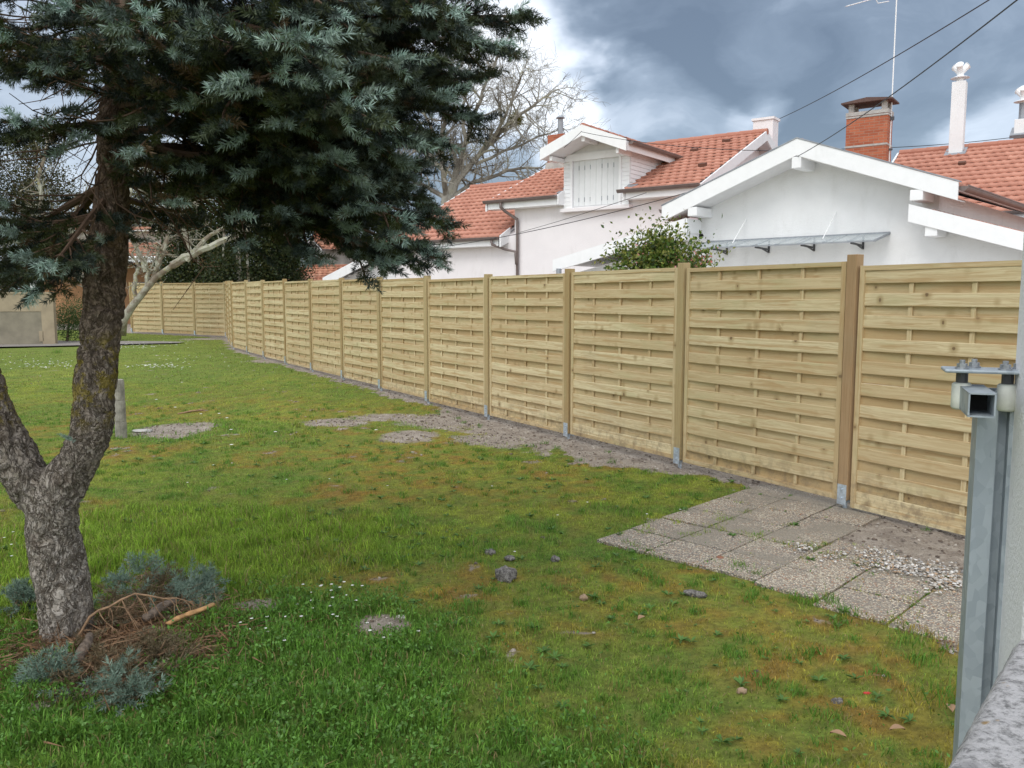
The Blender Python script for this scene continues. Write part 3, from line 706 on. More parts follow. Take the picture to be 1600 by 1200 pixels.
# lean-to with white boards
mb = MB(); mb.prism([(-7.2, 0), (-7.2, 2.1), (WX0 + .08, 3.0), (WX0 + .08, 0)], 1, .42, 6); lt = mb.build('lean_to', M_WHITED, h1)
mb = MB()
for k in range(16):
    z = 1.5 + k * .1; xr = WX0 + .07; xl = max(-7.15, -7.2 + (z - 2.1) / .9 * 2.98) if z > 2.1 else -7.15
    if xr - xl > .1: mb.box(((xl + xr) / 2, .41, z), (xr - xl, .02, .094), Matrix.Rotation(R(-4), 3, 'X'))
mb.build('clapboard', M_WHITED, lt)
tiled(lt, 'lean_to_roof', (-7.4, 6, 2.25), (-7.4, .1, 2.25), (WX0 - .2, .1, 3.2), (WX0 - .2, 6, 3.2))
mb = MB(); mb.prism([(-7.45, 1.93), (-7.45, 2.25), (WX0 - .2, 3.24), (WX0 - .2, 2.92)], 1, .03, .08); mb.build('bargeboard', M_WHITEP, lt)

# ------------------------------------------------------------------ gable house, nearer
RZ2 = math.atan2(-.682, .731)
h2 = empty('gable_house', (3.07, 16.86, 0), RZ2)
tag(h2, 'low white gabled annex with wide white bargeboards and a glass awning, nearest behind the fence', 'house')
mb = MB(); mb.prism([(-2.7, 0), (-2.7, 2.12), (.55, 2.78), (.40, 3.0), (.40, 3.27), (2.66, 4.13), (4.9, 3.27), (4.9, 2.74), (8.2, 1.65), (8.2, 0)], 1, .55, 8.5)
mb.build('wall', M_RENDERG, h2)
LE, RE, AP = (-.02, 3.31), (5.28, 3.29), (2.69, 4.25)
mb = MB()
for (x0, z0), (x1, z1) in ((LE, AP), (AP, RE)): mb.prism([(x0, z0 - .22), (x1, z1 - .205), (x1, z1 - .19), (x0, z0 - .20)], 1, -.002, .555)
mb.build('soffit', M_WHITED, h2)
r2 = tiled(h2, 'roof', (RE[0], 0, RE[1]), (RE[0], 8.8, RE[1]), (AP[0], 8.8, AP[1]), (AP[0], 0, AP[1]))
tiled(h2, 'roof', (LE[0], 8.8, LE[1]), (LE[0], 0, LE[1]), (AP[0], 0, AP[1]), (AP[0], 8.8, AP[1]))
ridge(r2, (AP[0], .1, AP[1] + .02), (AP[0], 8.8, AP[1] + .02), .09)
mb = MB()
mb.prism([(LE[0] - .05, LE[1] - .24), (LE[0] - .05, LE[1] + .06), (AP[0], AP[1] + .09), (RE[0] + .05, RE[1] + .06), (RE[0] + .05, RE[1] - .22), (AP[0], AP[1] - .20)], 1, -.045, -.003)
mb.build('bargeboard', M_WHITEP, h2)
mb = MB(); mb.prism([(LE[0] - .06, LE[1] + .062), (LE[0] - .06, LE[1] + .085), (AP[0], AP[1] + .115), (RE[0] + .06, RE[1] + .085), (RE[0] + .06, RE[1] + .062), (AP[0], AP[1] + .092)], 1, -.055, .10)
mb.build('verge_trim', M_ZINC, h2)
mb = MB(); mb.box((AP[0], .26, AP[1] - .32), (.17, .6, .2)); mb.box((4.72, .26, 3.20), (.2, .6, .17)); mb.box((.62, .26, 3.22), (.2, .6, .17)); mb.build_each('purlin_end', M_WHITEP, h2, bevel=.01)
gutter(h2, (RE[0] + .10, .05, RE[1] + .0), (RE[0] + .10, 8.8, RE[1] + .0), out=(1, 0, 0)); gutter(h2, (LE[0] - .10, .05, LE[1]), (LE[0] - .10, 8.8, LE[1]), out=(-1, 0, 0))
# side roofs
mb = MB(); mb.prism([(-2.95, 2.14), (-2.95, 2.40), (.46, 3.11), (.46, 2.82)], 1, .0, .05); mb.box((.46, .3, 2.965), (.05, .6, .27)); mb.box((.3, .28, 2.76), (.3, .5, .14)); mb.build_each('side_bargeboard', M_WHITEP, h2)
mb = MB(); mb.prism([(4.6, 2.79), (4.6, 3.07), (8.4, 1.84), (8.4, 1.57)], 1, .0, .05); mb.box((4.95, .28, 2.62), (.18, .5, .15)); mb.build_each('side_bargeboard', M_WHITEP, h2)
tiled(h2, 'side_roof', (-2.95, 8.5, 2.33), (-2.95, .05, 2.33), (.46, .05, 3.03), (.46, 8.5, 3.03)); tiled(h2, 'side_roof', (8.4, .05, 1.77), (8.4, 8.5, 1.77), (4.62, 8.5, 2.99), (4.62, .05, 2.99))
mb = MB(); mb.tube([(-2.75, -.02, 2.2), (-2.75, -.02, 0)], .06, 8); mb.build('downpipe', M_ZINC, h2)
# glass awning on the gable wall
aw = empty('glass_awning', (3.07, 16.86, 0), RZ2)
tag(aw, 'long glass awning on dark brackets across the white gable wall', 'awning')
ax0, ax1, az, an = .62, 4.15, 2.66, 9
for k in range(5):
    q0 = ax0 + (ax1 - ax0) * k / 5; q1 = ax0 + (ax1 - ax0) * (k + 1) / 5; mb = MB()
    mb._add([(q0 + .01, .54, az), (q1 - .01, .54, az), (q1 - .01, -.12, az - .15), (q0 + .01, -.12, az - .15), (q0 + .01, .54, az + .012), (q1 - .01, .54, az + .012), (q1 - .01, -.12, az - .138), (q0 + .01, -.12, az - .138)], [(0, 3, 2, 1), (4, 5, 6, 7), (0, 1, 5, 4), (1, 2, 6, 5), (2, 3, 7, 6), (3, 0, 4, 7)])
    mb.build('glass_pane', M_GLASS, aw)
mb = MB()
for k in range(9):
    q = ax0 + .02 + (ax1 - ax0 - .04) * k / 8; mb.bar((q, .54, az - .012), (q, -.13, az - .162), .034, .03)
mb.bar((ax0, -.13, az - .165), (ax1, -.13, az - .165), .022, .02); mb.bar((ax0, .53, az - .0), (ax1, .53, az - .0), .03, .04); mb.build('awning_frame', M_ZINC, aw)
for k in range(4):
    q = ax0 + .45 + (ax1 - ax0 - .9) * k / 3; mb = MB(); mb.bar((q, .54, az - .20), (q, .0, az - .175), .035, .03); mb.bar((q, .54, az - .02), (q, .54, az - .26), .03, .03, up=(0, 1, 0)); mb.bar((q, .52, az - .25), (q, .2, az - .18), .02, .02); mb.build('bracket', M_DARKM, aw)
mb = MB()
for q in (ax0 + .85, ax1 - .95): mb.tube([(q, .54, az + .42), (q - .02, .05, az - .08)], .009, 6)
mb.build_each('stay_rod', M_WHITEP, aw)

# ------------------------------------------------------------------ house at the right
h3 = empty('tiled_house', (9.73, 23.6, 0), RZ1)
tag(h3, 'house at the far right with two tall white chimneys and one brick chimney', 'house')
mb = MB(); mb.prism([(.35, 0), (9, 0), (9, 3.7), (4.7, 6.0), (.35, 3.75)], 0, .3, 10.6); mb.build('wall', M_RENDERW, h3)
r3 = tiled(h3, 'roof', (0, 0, 3.72), (11, 0, 3.72), (11, 4.7, 6.13), (0, 4.7, 6.13)); tiled(h3, 'roof', (11, 9.4, 3.72), (0, 9.4, 3.72), (0, 4.7, 6.13), (11, 4.7, 6.13))
ridge(r3, (0, 4.7, 6.17), (11, 4.7, 6.17)); gutter(h3, (0, -.09, 3.72), (11, -.09, 3.72))
mb = MB(); mb.box((5.5, 0, 3.58), (11, .03, .24)); mb.box((5.5, .18, 3.46), (11, .34, .02)); mb.prism([(-.05, 3.45), (-.05, 3.78), (4.7, 6.19), (4.7, 5.87)], 0, -.07, -.02); mb.build_each('fascia', M_WHITEP, h3)
mb = MB()
for xx, yy in ((2.0, 3.3), (4.7, 2.0), (1.0, 2.0)): mb.box((xx, yy, 3.72 + .513 * yy + .085), (.2, .16, .09), Matrix.Rotation(R(25), 3, 'X'))
mb.build_each('roof_vent', bpy.data.materials['vent_tile'], h3)
Mi3 = Matrix.Rotation(-RZ1, 4, 'Z') @ Matrix.Translation((-9.73, -23.6, 0))
def loc3(px, py, Yd): return Mi3 @ at(px, py, Yd)
c = loc3(1358, 200, 24.3)
mb = MB(); mb.box((c.x, c.y, 5.55), (1.10, .62, 2.45), seed=0); ch = mb.build('chimney', M_BRICK, h3)
mb = MB()
for z in (6.63, 5.82): mb.box((c.x, c.y, z), (1.13, .65, .05))
mb.build_each('mortar_band', M_CEM, ch)
mb = MB(); mb.box((c.x, c.y, 6.72), (1.14, .66, .10))
for sx in (-1, 1):
    for sy in (-1, 1): mb.box((c.x + sx * .44, c.y + sy * .22, 6.88), (.14, .12, .24))
mb.build('chimney_top', M_CEM, ch)
mb = MB(); mb.prism([(c.x - .68, 7.0), (c.x - .68, 7.04), (c.x, 7.12), (c.x + .68, 7.04), (c.x + .68, 7.0)], 1, c.y - .45, c.y + .45); mb.build('chimney_cap', simple('rust_cap', (.11, .065, .055), .8), ch)
for px, Yd, zt, zb, w in ((1496, 26.2, 8.08, 5.4, .38), (1598, 26.2, 6.97, 5.5, .42)):
    c = loc3(px, 200, Yd); mb = MB(); mb.box((c.x, c.y, (zt + zb) / 2), (w, w, zt - zb)); chh = mb.build('chimney', M_RENDERG, h3, bevel=.01)
    mb = MB(); mb.box((c.x, c.y, 3.72 + .513 * c.y + .02), (w + .2, w + .3, .1), Matrix.Rotation(R(28), 3, 'X')); mb.build('flashing', M_ZINC, chh)
    if px < 1550: pot_cowl(chh, (c.x, c.y, zt), r=.16).scale = (1, 1, 1)
    else:
        mb = MB(); mb.tube([(c.x - .02, c.y, zt), (c.x - .02, c.y, zt + .5)], .11, 10); mb.build('flue_pipe', M_ZINC, chh); pot_cowl(chh, (c.x - .02, c.y, zt + .42), r=.16)
mast = at(1389, 258, 24.0)
an = empty('television_antenna', (mast.x, mast.y, 4.5)); tag(an, 'thin white antenna mast fixed beside the brick chimney', 'antenna')
zt = at(1389, -6, 24.0).z
mb = MB(); mb.tube([(0, 0, 0), (0, 0, zt - 4.5 + .5)], .017, 8); mb.build('mast', M_WHITEP, an)
mb = MB(); q = at(1322, 10, 24) - Vector((mast.x, mast.y, 4.5)); q2 = at(1430, -20, 24) - Vector((mast.x, mast.y, 4.5)); mb.tube([q, q2], .014, 6)
for k in range(12):
    p = q.lerp(q2, k / 11 * .62); mb.tube([p + Vector((-.02, -.14, -.03)), p + Vector((.02, .14, .03))], .006, 5)
mb.tube([at(1368, -2, 24) - Vector((mast.x, mast.y, 4.5)), at(1372, 5, 24) - Vector((mast.x, mast.y, 4.5)), at(1389, 2, 24) - Vector((mast.x, mast.y, 4.5))], .012, 6)
mb.build('antenna_boom', M_WHITEP, an)
mb = MB(); mb.box((0, 0, 2.05), (.14, .1, .1)); mb.box((0, 0, 1.2), (.12, .1, .05)); mb.build_each('mast_bracket', M_DARKM, an)

# ------------------------------------------------------------------ overhead cables
def cable(a, b, sag, r, label, n=24):
    a = Vector(a); b = Vector(b); mb = MB()
    mb.tube([a.lerp(b, i / n) - Vector((0, 0, sag * 4 * (i / n) * (1 - i / n))) - a for i in range(n + 1)], r, 5)
    tag(mb.build('overhead_cable', M_CABLE, smooth=True, loc=a), label, 'cable', 'overhead cables to the houses')
cable(at(1203, 192, 29), at(1590, -28, 12), .12, .010, 'upper black cable climbing to the top right from the white ridge chimney')
cable(at(1243, 246, 15.2), at(1640, -40, 6), .08, .0065, 'cable climbing to the top right in front of the brick chimney')
cable(at(640, 392, 24.5), at(1243, 250, 15.3), .22, .009, 'cable sweeping down left from the gable peak across the pink white wall')
cable(at(909, 206, 22.5), at(1240, 236, 15.6), .12, .007, 'thin cable from the dormer peak running right over the tiled roof')
cable(at(812, 363, 25.0), at(1010, 301, 19), .03, .007, 'thin short cable crossing the wall below the dormer sill')
cable(at(862, 247, 24.3), at(909, 205, 22.4), .02, .007, 'thin cable running down left across the dormer bargeboard')
cable(at(1290, 233, 33), at(1640, 207, 33), .15, .014, 'dark cable crossing level behind the right hand roof ridge')

# ------------------------------------------------------------------ far buildings
def far_house(name, loc, rz, w, dpt, ez, rz_, wm, label, rm=M_OTILE, tw=.3):
    e_ = empty(name, loc, rz); tag(e_, label, 'house')
    mb = MB(); mb.prism([(0, 0), (dpt, 0), (dpt, ez), (dpt / 2, rz_ - .1), (0, ez)], 0, 0, w); wl = mb.build('wall', wm, e_)
    rr = tiled(e_, 'roof', (-.3, -.4, ez - .1), (w + .3, -.4, ez - .1), (w + .3, dpt / 2, rz_), (-.3, dpt / 2, rz_), tw=tw, rh=.4, mat=rm, amp=.03)
    tiled(e_, 'roof', (w + .3, dpt + .4, ez - .1), (-.3, dpt + .4, ez - .1), (-.3, dpt / 2, rz_), (w + .3, dpt / 2, rz_), tw=tw, rh=.4, mat=rm, amp=.03)
    ridge(rr, (-.3, dpt / 2, rz_ + .02), (w + .3, dpt / 2, rz_ + .02), .11, rm); gutter(e_, (-.3, -.5, ez - .08), (w + .3, -.5, ez - .08))
    return e_
# weathered building: its gable looks to the left and its eaves to the right
p = at(508, 395, 52)
e1 = far_house('plaster_building', (p.x, p.y, 0), R(26), 9, 5, 4.55, 5.35, M_OLDWALL, 'old building with stained grey plaster and a shallow tiled roof beyond the hedge')
mb = MB(); mb.box((.5, 3.0, 5.5), (.9, .6, .9)); mb.build('chimney', M_BRICK, e1)
mb = MB(); mb.tube([(4.2, -.12, 4.0), (4.2, -.12, 0)], .06, 8); mb.build('downpipe', M_ZINC, e1)
mb = MB(); mb.box((-.02, 2.6, 3.5), (.05, .9, .5)); mb.build('window', M_DARKROOM, e1)
p = at(455, 418, 44)
e2 = far_house('peach_cottage', (p.x, p.y, 0), R(-12), 2.1, 4, 2.45, 3.2, M_PEACH, 'small peach coloured cottage with white gutter under the old grey building')
mb = MB(); mb.box((1.05, -.42, 2.28), (2.7, .05, .16)); mb.build('fascia', M_WHITEP, e2)
mb = MB(); mb.box((1.0, -.02, 1.9), (.55, .06, .5)); mb.build('window', M_WHITED, e2)
# house with the porch, behind the spruce trunk
p = at(95, 464, 38)
e3 = empty('porch_house', (p.x, p.y, 0)); tag(e3, 'ochre house with a tiled porch on white posts beyond the end of the fence', 'house')
mb = MB(); mb.box((2.2, 3.6, 1.9), (7.6, 4, 3.8)); mb.build('wall', M_OCHRE, e3)
mb = MB(); mb.box((.9, 6.5, 2.5), (7.2, 4, 4.9)); mb.build('upper_wall', M_OLDWALL, e3)
tiled(e3, 'porch_roof', (-1.4, -.2, 3.35), (5.35, -.2, 3.35), (5.35, 1.7, 4.1), (-1.4, 1.7, 4.1), mat=M_OTILE, tw=.25, rh=.35, amp=.03)
tiled(e3, 'roof', (-3.0, 4.2, 4.9), (4.7, 4.2, 4.9), (4.7, 8, 5.3), (-3.0, 8, 5.3), mat=M_OTILE, tw=.25, rh=.35, amp=.03)
mb = MB(); mb.box((2, -.2, 3.22), (6.8, .06, .2)); mb.tube([(-1.4, -.28, 3.33), (5.35, -.28, 3.33)], .06, 8); mb.build_each('fascia', M_WHITEP, e3)
for xx in (-1.2, 1.75, 4.95):
    mb = MB(); mb.box((xx, 0, 1.6), (.2, .2, 3.2))
    for sg in (-1, 1): mb.tube([(xx, 0, 2.3), (xx + sg * .25, 0, 2.75), (xx + sg * .7, 0, 3.1)], .05, 6)
    mb.build('porch_post', M_WHITEP, e3)
mb = MB(); mb.box((2.9, 1.57, 1.2), (.9, .06, 2.1)); mb.build('door', M_ZINC, e3)
# walls and post
g0 = float(gz(0, 24))
p = at(85, 500, 24.3); q = at(-120, 500, 23.6)
e5 = empty('garden_wall', (p.x, p.y, g0)); tag(e5, 'beige concrete wall with a darker recessed panel at the left edge of the drive', 'wall')
mb = MB(); v_ = Vector((q.x - p.x, q.y - p.y, 0)); L = v_.length; v_.normalize(); wn = Vector((v_.y, -v_.x, 0)); wn = wn if wn.y < 0 else -wn
def wb(mb, s0, s1, z0, z1, off, th): mb.bar(v_ * s0 + wn * off + Vector((0, 0, (z0 + z1) / 2)), v_ * s1 + wn * off + Vector((0, 0, (z0 + z1) / 2)), th, z1 - z0)
wb(mb, 0, L, -.1, 1.50, -.1, .18); wb(mb, 0, .33, -.1, 1.02, .005, .06); wb(mb, .3, .42, .12, .42, .005, .06); wb(mb, 0, L, .99, 1.50, .004, .05)
mb.build('wall', M_CONCB, e5)
mb = MB(); wb(mb, .33, L, -.1, .985, .002, .03); mb.build('panel', M_CONCG, e5)
mb = MB(); wb(mb, -.03, L, 1.50, 1.55, -.09, .28); mb.build('coping', M_CONCB, e5)
p = onground(187, 684, .0)
mb = MB(); mb.tube([(0, 0, -.1), (0, 0, .18), (0, 0, .183), (0, 0, .19), (0, 0, .42), (0, 0, .425), (0, 0, .43), (0, 0, .62), (0, 0, .655), (0, 0, .66)], [.062, .060, .054, .059, .058, .052, .057, .056, .05, .03], 14)
tag(mb.build('concrete_post', simple('old_grey_concrete', (.27, .255, .22), .95, vary=.3, scale=14, bump=.6, bscale=60, dirt=(.15, .15, .09), damt=.7), loc=(p.x + .02, p.y, 0)), 'short round concrete post standing in the grass behind the spruce trunk', 'post')
# ------------------------------------------------------------------ gate post, pillar and low wall close by at the right
gp = empty('sliding_gate_post', tuple(at(1566, 600, 1.95).xy) + (0,), R(-22)); tag(gp, 'galvanised steel gate post with roller plate and square rail end at the right edge', 'gate post')
Z1 = at(1545, 590, 1.95).z
mb = MB(); top = Z1 + .0
for (x0, x1, y0, y1) in ((-.052, -.046, -.03, .05), (-.052, -.010, -.036, -.030), (-.014, -.008, -.030, .0), (.014, .020, -.030, .0), (.014, .052, -.036, -.030), (.046, .052, -.03, .05), (-.046, .046, .046, .052), (-.014, .020, .0, .006)):
    mb.box(((x0 + x1) / 2, (y0 + y1) / 2, top / 2 - .02), (x1 - x0, y1 - y0, top - .02))
mb.build('post', M_GALV, gp)
mb = MB(); mb.box((-.022, -.03, Z1 + .018), (.215, .10, .008)); mb.build('roller_plate', M_GALV, gp, bevel=.003)
pt = MB(); c0 = Vector((-.066, -.16, Z1 - .045)); w = .050; T = .0035
for dx, dz, sx, sz in ((-w / 2, 0, T, w), (w / 2, 0, T, w), (0, -w / 2, w + T, T), (0, w / 2, w + T, T)): pt.box(c0 + Vector((dx, .06, dz)), (sx, .20, sz))
sqt = pt.build('square_tube', M_GALV, gp)
mb = MB(); mb.box(c0 + Vector((0, .10, 0)), (w - T, .08, w - T)); mb.build('tube_shade', M_DARKROOM, sqt)  # black block stands in for the shaded inside of the tube
for sx in (-.088, .006):
    mb = MB(); mb.tube([(sx, -.03, Z1 - .075), (sx, -.03, Z1 - .070), (sx, -.03, Z1 - .016), (sx, -.03, Z1 - .012)], [.017, .021, .021, .017], 18); mb.build('roller', M_NYLON, gp, smooth=True)
    mb = MB(); mb.tube([(sx, -.03, Z1 - .012), (sx, -.03, Z1 + .012)], .013, 10); mb.build('axle', M_DARKM, gp)
for sx, sy in ((-.092, -.055), (-.062, -.012), (-.004, -.055), (.030, -.012)):
    mb = MB(); mb.tube([(sx, sy, Z1 + .022), (sx, sy, Z1 + .026)], .015, 16); mb.tube([(sx, sy, Z1 + .026), (sx, sy, Z1 + .035)], .0115, 6); mb.tube([(sx, sy, Z1 + .035), (sx, sy, Z1 + .043)], .0062, 10); mb.build('bolt', M_BOLT, gp)
def b_pillar(t, bs):
    o = t.obj(); c = t.mix(t.mr(t.noise(o, 30, 5, .7), .55, .72, 0, .5), (.82, .82, .84), (.52, .52, .54))
    P(t, bs, c, .92, t.bump(t.noise(o, 90, 4, .6), .8, .006))
M_PIL = material('painted_pillar_render', b_pillar)
def b_cap(t, bs):
    o = t.obj(); n = t.noise(o, 55, 8, .75); n2 = t.noise(o, 170, 4, .7); n3 = t.noise(o, 7, 4, .7)
    c = t.mix(t.mr(n, .36, .56), (.25, .25, .25), (.62, .61, .62)); c = t.mix(t.mr(n2, .60, .72, 0, .6), c, (.08, .08, .085)); c = t.mix(t.mr(n3, .62, .70, 0, .5), c, (.17, .17, .175))
    c = t.mix(t.mr(t.noise(o, 11, 3), .70, .73, 0, .9), c, (.42, .25, .05))
    P(t, bs, c, .95, t.bump(t.math('ADD', n, t.math('MULTIPLY', n2, .5)), 1.0, .012), spec=.2)
M_CAP = material('weathered_concrete_cap', b_cap)
def rough_block(name, corners, z0, z1, mat, parent, seg=.012, rad=.025, amp=.004):
    """corners ccw 2D quad; box with rounded irregular top edge"""
    c = [Vector(q) for q in corners]; nu = max(4, int((c[1] - c[0]).length / seg)); nv = max(4, int((c[3] - c[0]).length / seg))
    V = []; 
    for j in range(nv + 1):
        for i in range(nu + 1):
            p = c[0].lerp(c[1], i / nu).lerp(c[3].lerp(c[2], i / nu), j / nv)
            e = min(i / nu * (c[1] - c[0]).length, (1 - i / nu) * (c[1] - c[0]).length, j / nv * (c[3] - c[0]).length, (1 - j / nv) * (c[3] - c[0]).length)
            k = min(1, e / rad); V.append((p.x, p.y, z1 - rad * (1 - math.sqrt(max(0, 1 - (1 - k)**2)))))
    V = np.array(V); V[:, 2] += (fbm(V[:, 0] * 30, V[:, 1] * 30) - .5) * amp * 3
    id_ = np.arange(len(V)).reshape(nv + 1, nu + 1); F = np.stack([id_[:-1, :-1], id_[:-1, 1:], id_[1:, 1:], id_[1:, :-1]], -1).reshape(-1, 4).tolist()
    ring = list(id_[0, :]) + list(id_[1:, -1]) + list(id_[-1, -2::-1]) + list(id_[-2:0:-1, 0]); n = len(V); V2 = [(V[k][0], V[k][1], z0) for k in ring]; m = len(ring)
    F += [(n + k, n + (k + 1) % m, int(ring[(k + 1) % m]), int(ring[k])) for k in range(m)]
    return fast_mesh(name, np.vstack([V, V2]), F, mat, parent, smooth=True)
zc = 1.02
A = onground(1462, 1206, zc); B = onground(1582, 996, zc)
dv = Vector((B.x - A.x, B.y - A.y)).normalized(); nv_ = Vector((dv.y, -dv.x))
A2 = Vector((A.x, A.y)) - dv * .25; B2 = Vector((B.x, B.y)) + dv * .02
lw = empty('low_wall', (A2.x, A2.y, 0)); tag(lw, 'low wall with a rough weathered concrete top in the bottom right corner', 'wall')
cap = rough_block('coping', [(0, 0), tuple(nv_ * .34), tuple(nv_ * .34 + (B2 - A2)), tuple(B2 - A2)], zc - .10, zc, M_CAP, lw)
mb = MB(); k = nv_ * .03; q = [k, nv_ * .31, nv_ * .31 + (B2 - A2), k + (B2 - A2)]; mb.prism([tuple(z) for z in q], 2, 0, zc - .09); mb.build('wall', M_PIL, lw)
pl = at(1606, 800, 1.66)
pil = empty('gate_pillar', (pl.x, pl.y, 0), R(-24)); tag(pil, 'white rendered gate pillar at the right edge of the photo', 'pillar')
mb = MB(); mb.box((.20, .14, 1.15), (.40, .34, 2.3)); mb.build('pillar', M_PIL, pil, bevel=.012)

# ------------------------------------------------------------------ leaves, needles, branching
def frames(dirs, rolls):
    d_ = dirs / np.linalg.norm(dirs, axis=1, keepdims=True)
    ref = np.where(np.abs(d_[:, 2:3]) < .9, np.array([[0, 0, 1.]]), np.array([[1., 0, 0]]))
    u = np.cross(ref, d_); u /= np.linalg.norm(u, axis=1, keepdims=True); w = np.cross(d_, u)
    c, s = np.cos(rolls)[:, None], np.sin(rolls)[:, None]
    return d_, u * c + w * s, -u * s + w * c
def stamp(tv, tf, pos, dirs, rolls, scale):
    """copies of a template (verts tv, tris tf) at pos along dirs"""
    d_, u, w = frames(dirs, rolls); n = len(pos); k = len(tv)
    V = pos[:, None, :] + scale[:, None, None] * (tv[None, :, 0:1] * d_[:, None, :] + tv[None, :, 1:2] * u[:, None, :] + tv[None, :, 2:3] * w[:, None, :])
    F = tf[None] + (np.arange(n) * k)[:, None, None]
    return V.reshape(-1, 3), F.reshape(-1, tf.shape[1])
def needle_twig(n, L, nl, wd, seed):
    r = np.random.default_rng(seed); V = []; F = []
    for i in range(n):
        s = r.uniform(.04, 1.0); a = r.uniform(0, 2 * math.pi); th = R(r.uniform(52, 84)) if s < .75 else R(r.uniform(5, 72))
        l = nl * r.uniform(.8, 1.15); b = np.array([L * s, 0, .03 * L * math.sin(s * 3)])
        rd = np.array([0, math.cos(a), math.sin(a)]); dr = np.array([math.cos(th), 0, 0]) + rd * math.sin(th); sd_ = np.cross(dr, r.normal(size=3)); sd_ /= np.linalg.norm(sd_)
        up_ = np.array([.35, 0, .10]) * l; k = len(V)
        V += [b - sd_ * wd / 2, b + sd_ * wd / 2, b + dr * l * .6 + sd_ * wd * .5, b + dr * l + up_ * .5]; F += [(k, k + 1, k + 2), (k, k + 2, k + 3)]
    k = len(V); V += [np.array([0, -.0025, 0]), np.array([0, .0025, .001]), np.array([L, 0, 0])]; F += [(k, k + 1, k + 2)]
    return np.array(V), np.array(F)
def curve(a, b, sag, n=14, wig=.0):
    a = Vector(a); b = Vector(b); out = []
    L = (b - a).length; o1 = Vector((random.uniform(-1, 1), random.uniform(-1, 1), random.uniform(-1, 1))) * wig * L
    for i in range(n + 1):
        f = i / n; out.append(a.lerp(b, f) + Vector((0, 0, -sag * L * 4 * f * (1 - f))) + o1 * math.sin(f * math.pi) + o1.yzx * math.sin(f * math.pi * 2) * .5)
    return out
class Needles:
    def __init__(s): s.p = []; s.d = []; s.sc = []; s.c = []
    def add(s, p, d_, sc, c): s.p.append(tuple(p)); s.d.append(tuple(d_)); s.sc.append(sc); s.c.append(c)
    def build(s, name, parent, loc, n=60, L=.085, nl=.024, wd=.0018, kinds=6):
        P_ = np.array(s.p); D_ = np.array(s.d); S_ = np.array(s.sc); C_ = np.array(s.c); VV = []; FF = []; CC = []; off = 0
        kind = rng.integers(0, kinds, len(P_))
        for k in range(kinds):
            tv, tf = needle_twig(n, L, nl, wd, 100 + k); sel = kind == k
            if not sel.any(): continue
            V, F = stamp(tv, tf, P_[sel], D_[sel], rng.uniform(0, 6.28, sel.sum()), S_[sel])
            cc = C_[sel][:, None, :] * rng.uniform(.82, 1.18, (sel.sum(), len(tv), 1)); VV.append(V); FF.append(F + off); CC.append(cc.reshape(-1, 3)); off += len(V)
        return fast_mesh(name, np.vstack(VV) - np.array(loc), np.vstack(FF), M_NEEDLE, parent, colors=np.vstack(CC))
BLUE = np.array((.40, .54, .48)); OLIVE = np.array((.042, .055, .012)); DEEP = np.array((.014, .026, .020)); BROWNN = np.array((.10, .065, .03))  # inner tones: older needles, darkened further to carry the crown's inside shade
def spruce_limb(nd, mb, a, b, sag, blue=1.0, r0=.028, full=1.0):
    a = Vector(a); b = Vector(b); pts = curve(a, b, sag, 16, .05); L = (b - a).length
    mb.tube(pts, [r0 * (1 - .88 * i / 16) + .002 for i in range(17)], 6)
    n = int(L / .058)
    for i in range(2, n + 1):
        f = i / n; k = min(15, int(f * 16)); p = pts[k].lerp(pts[k + 1], f * 16 - k); tg = (pts[k + 1] - pts[k]).normalized()
        side = tg.cross(Vector((0, 0, 1))).normalized()
        for sg in (-1, 1):
            if random.random() > full * (.60 + .5 * f): continue
            sl2 = (.09 + .40 * math.sin(min(1, (1.02 - f) * 1.25) * math.pi * .5)) * random.uniform(.55, 1.1) * min(1, L / 1.5 + .2)
            dr = (tg * random.uniform(.4, .9) + side * sg * random.uniform(.4, .95) + Vector((0, 0, random.uniform(-.55, .30)))).normalized()
            q = p + dr * sl2; sp_ = curve(p, q, .05, 5, .05)
            mb.tube(sp_, [.005, .0045, .004, .0035, .003, .002], 4, cap=False)
            m = max(1, int(sl2 / .055)); bl_ = random.choice((1.0, 1.0, .12, .12, .3))
            for j in range(m + 1):
                g = (j + .6) / (m + 1); kk = min(4, int(g * 5)); pp = sp_[kk].lerp(sp_[kk + 1], g * 5 - kk); t2 = (sp_[kk + 1] - sp_[kk]).normalized(); s2 = t2.cross(Vector((random.uniform(-.3, .3), random.uniform(-.3, .3), 1))).normalized()
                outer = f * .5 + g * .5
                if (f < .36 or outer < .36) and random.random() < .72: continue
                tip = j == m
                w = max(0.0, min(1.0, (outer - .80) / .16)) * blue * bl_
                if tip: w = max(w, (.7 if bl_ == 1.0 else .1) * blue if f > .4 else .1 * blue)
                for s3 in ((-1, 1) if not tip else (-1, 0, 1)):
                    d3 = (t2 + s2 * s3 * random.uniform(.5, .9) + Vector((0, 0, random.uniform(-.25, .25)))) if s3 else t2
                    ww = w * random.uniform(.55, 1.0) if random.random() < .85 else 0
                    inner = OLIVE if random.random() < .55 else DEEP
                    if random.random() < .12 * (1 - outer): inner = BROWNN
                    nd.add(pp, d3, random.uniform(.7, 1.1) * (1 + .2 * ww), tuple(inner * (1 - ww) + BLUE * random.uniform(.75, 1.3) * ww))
    for _ in range(4): nd.add(pts[-1] - (pts[-1] - pts[-2]) * .3, (pts[-1] - pts[-2]).normalized() + Vector((random.uniform(-.5, .5), random.uniform(-.5, .5), random.uniform(-.4, .4))), 1.1, tuple(BLUE * blue + DEEP * (1 - blue)))

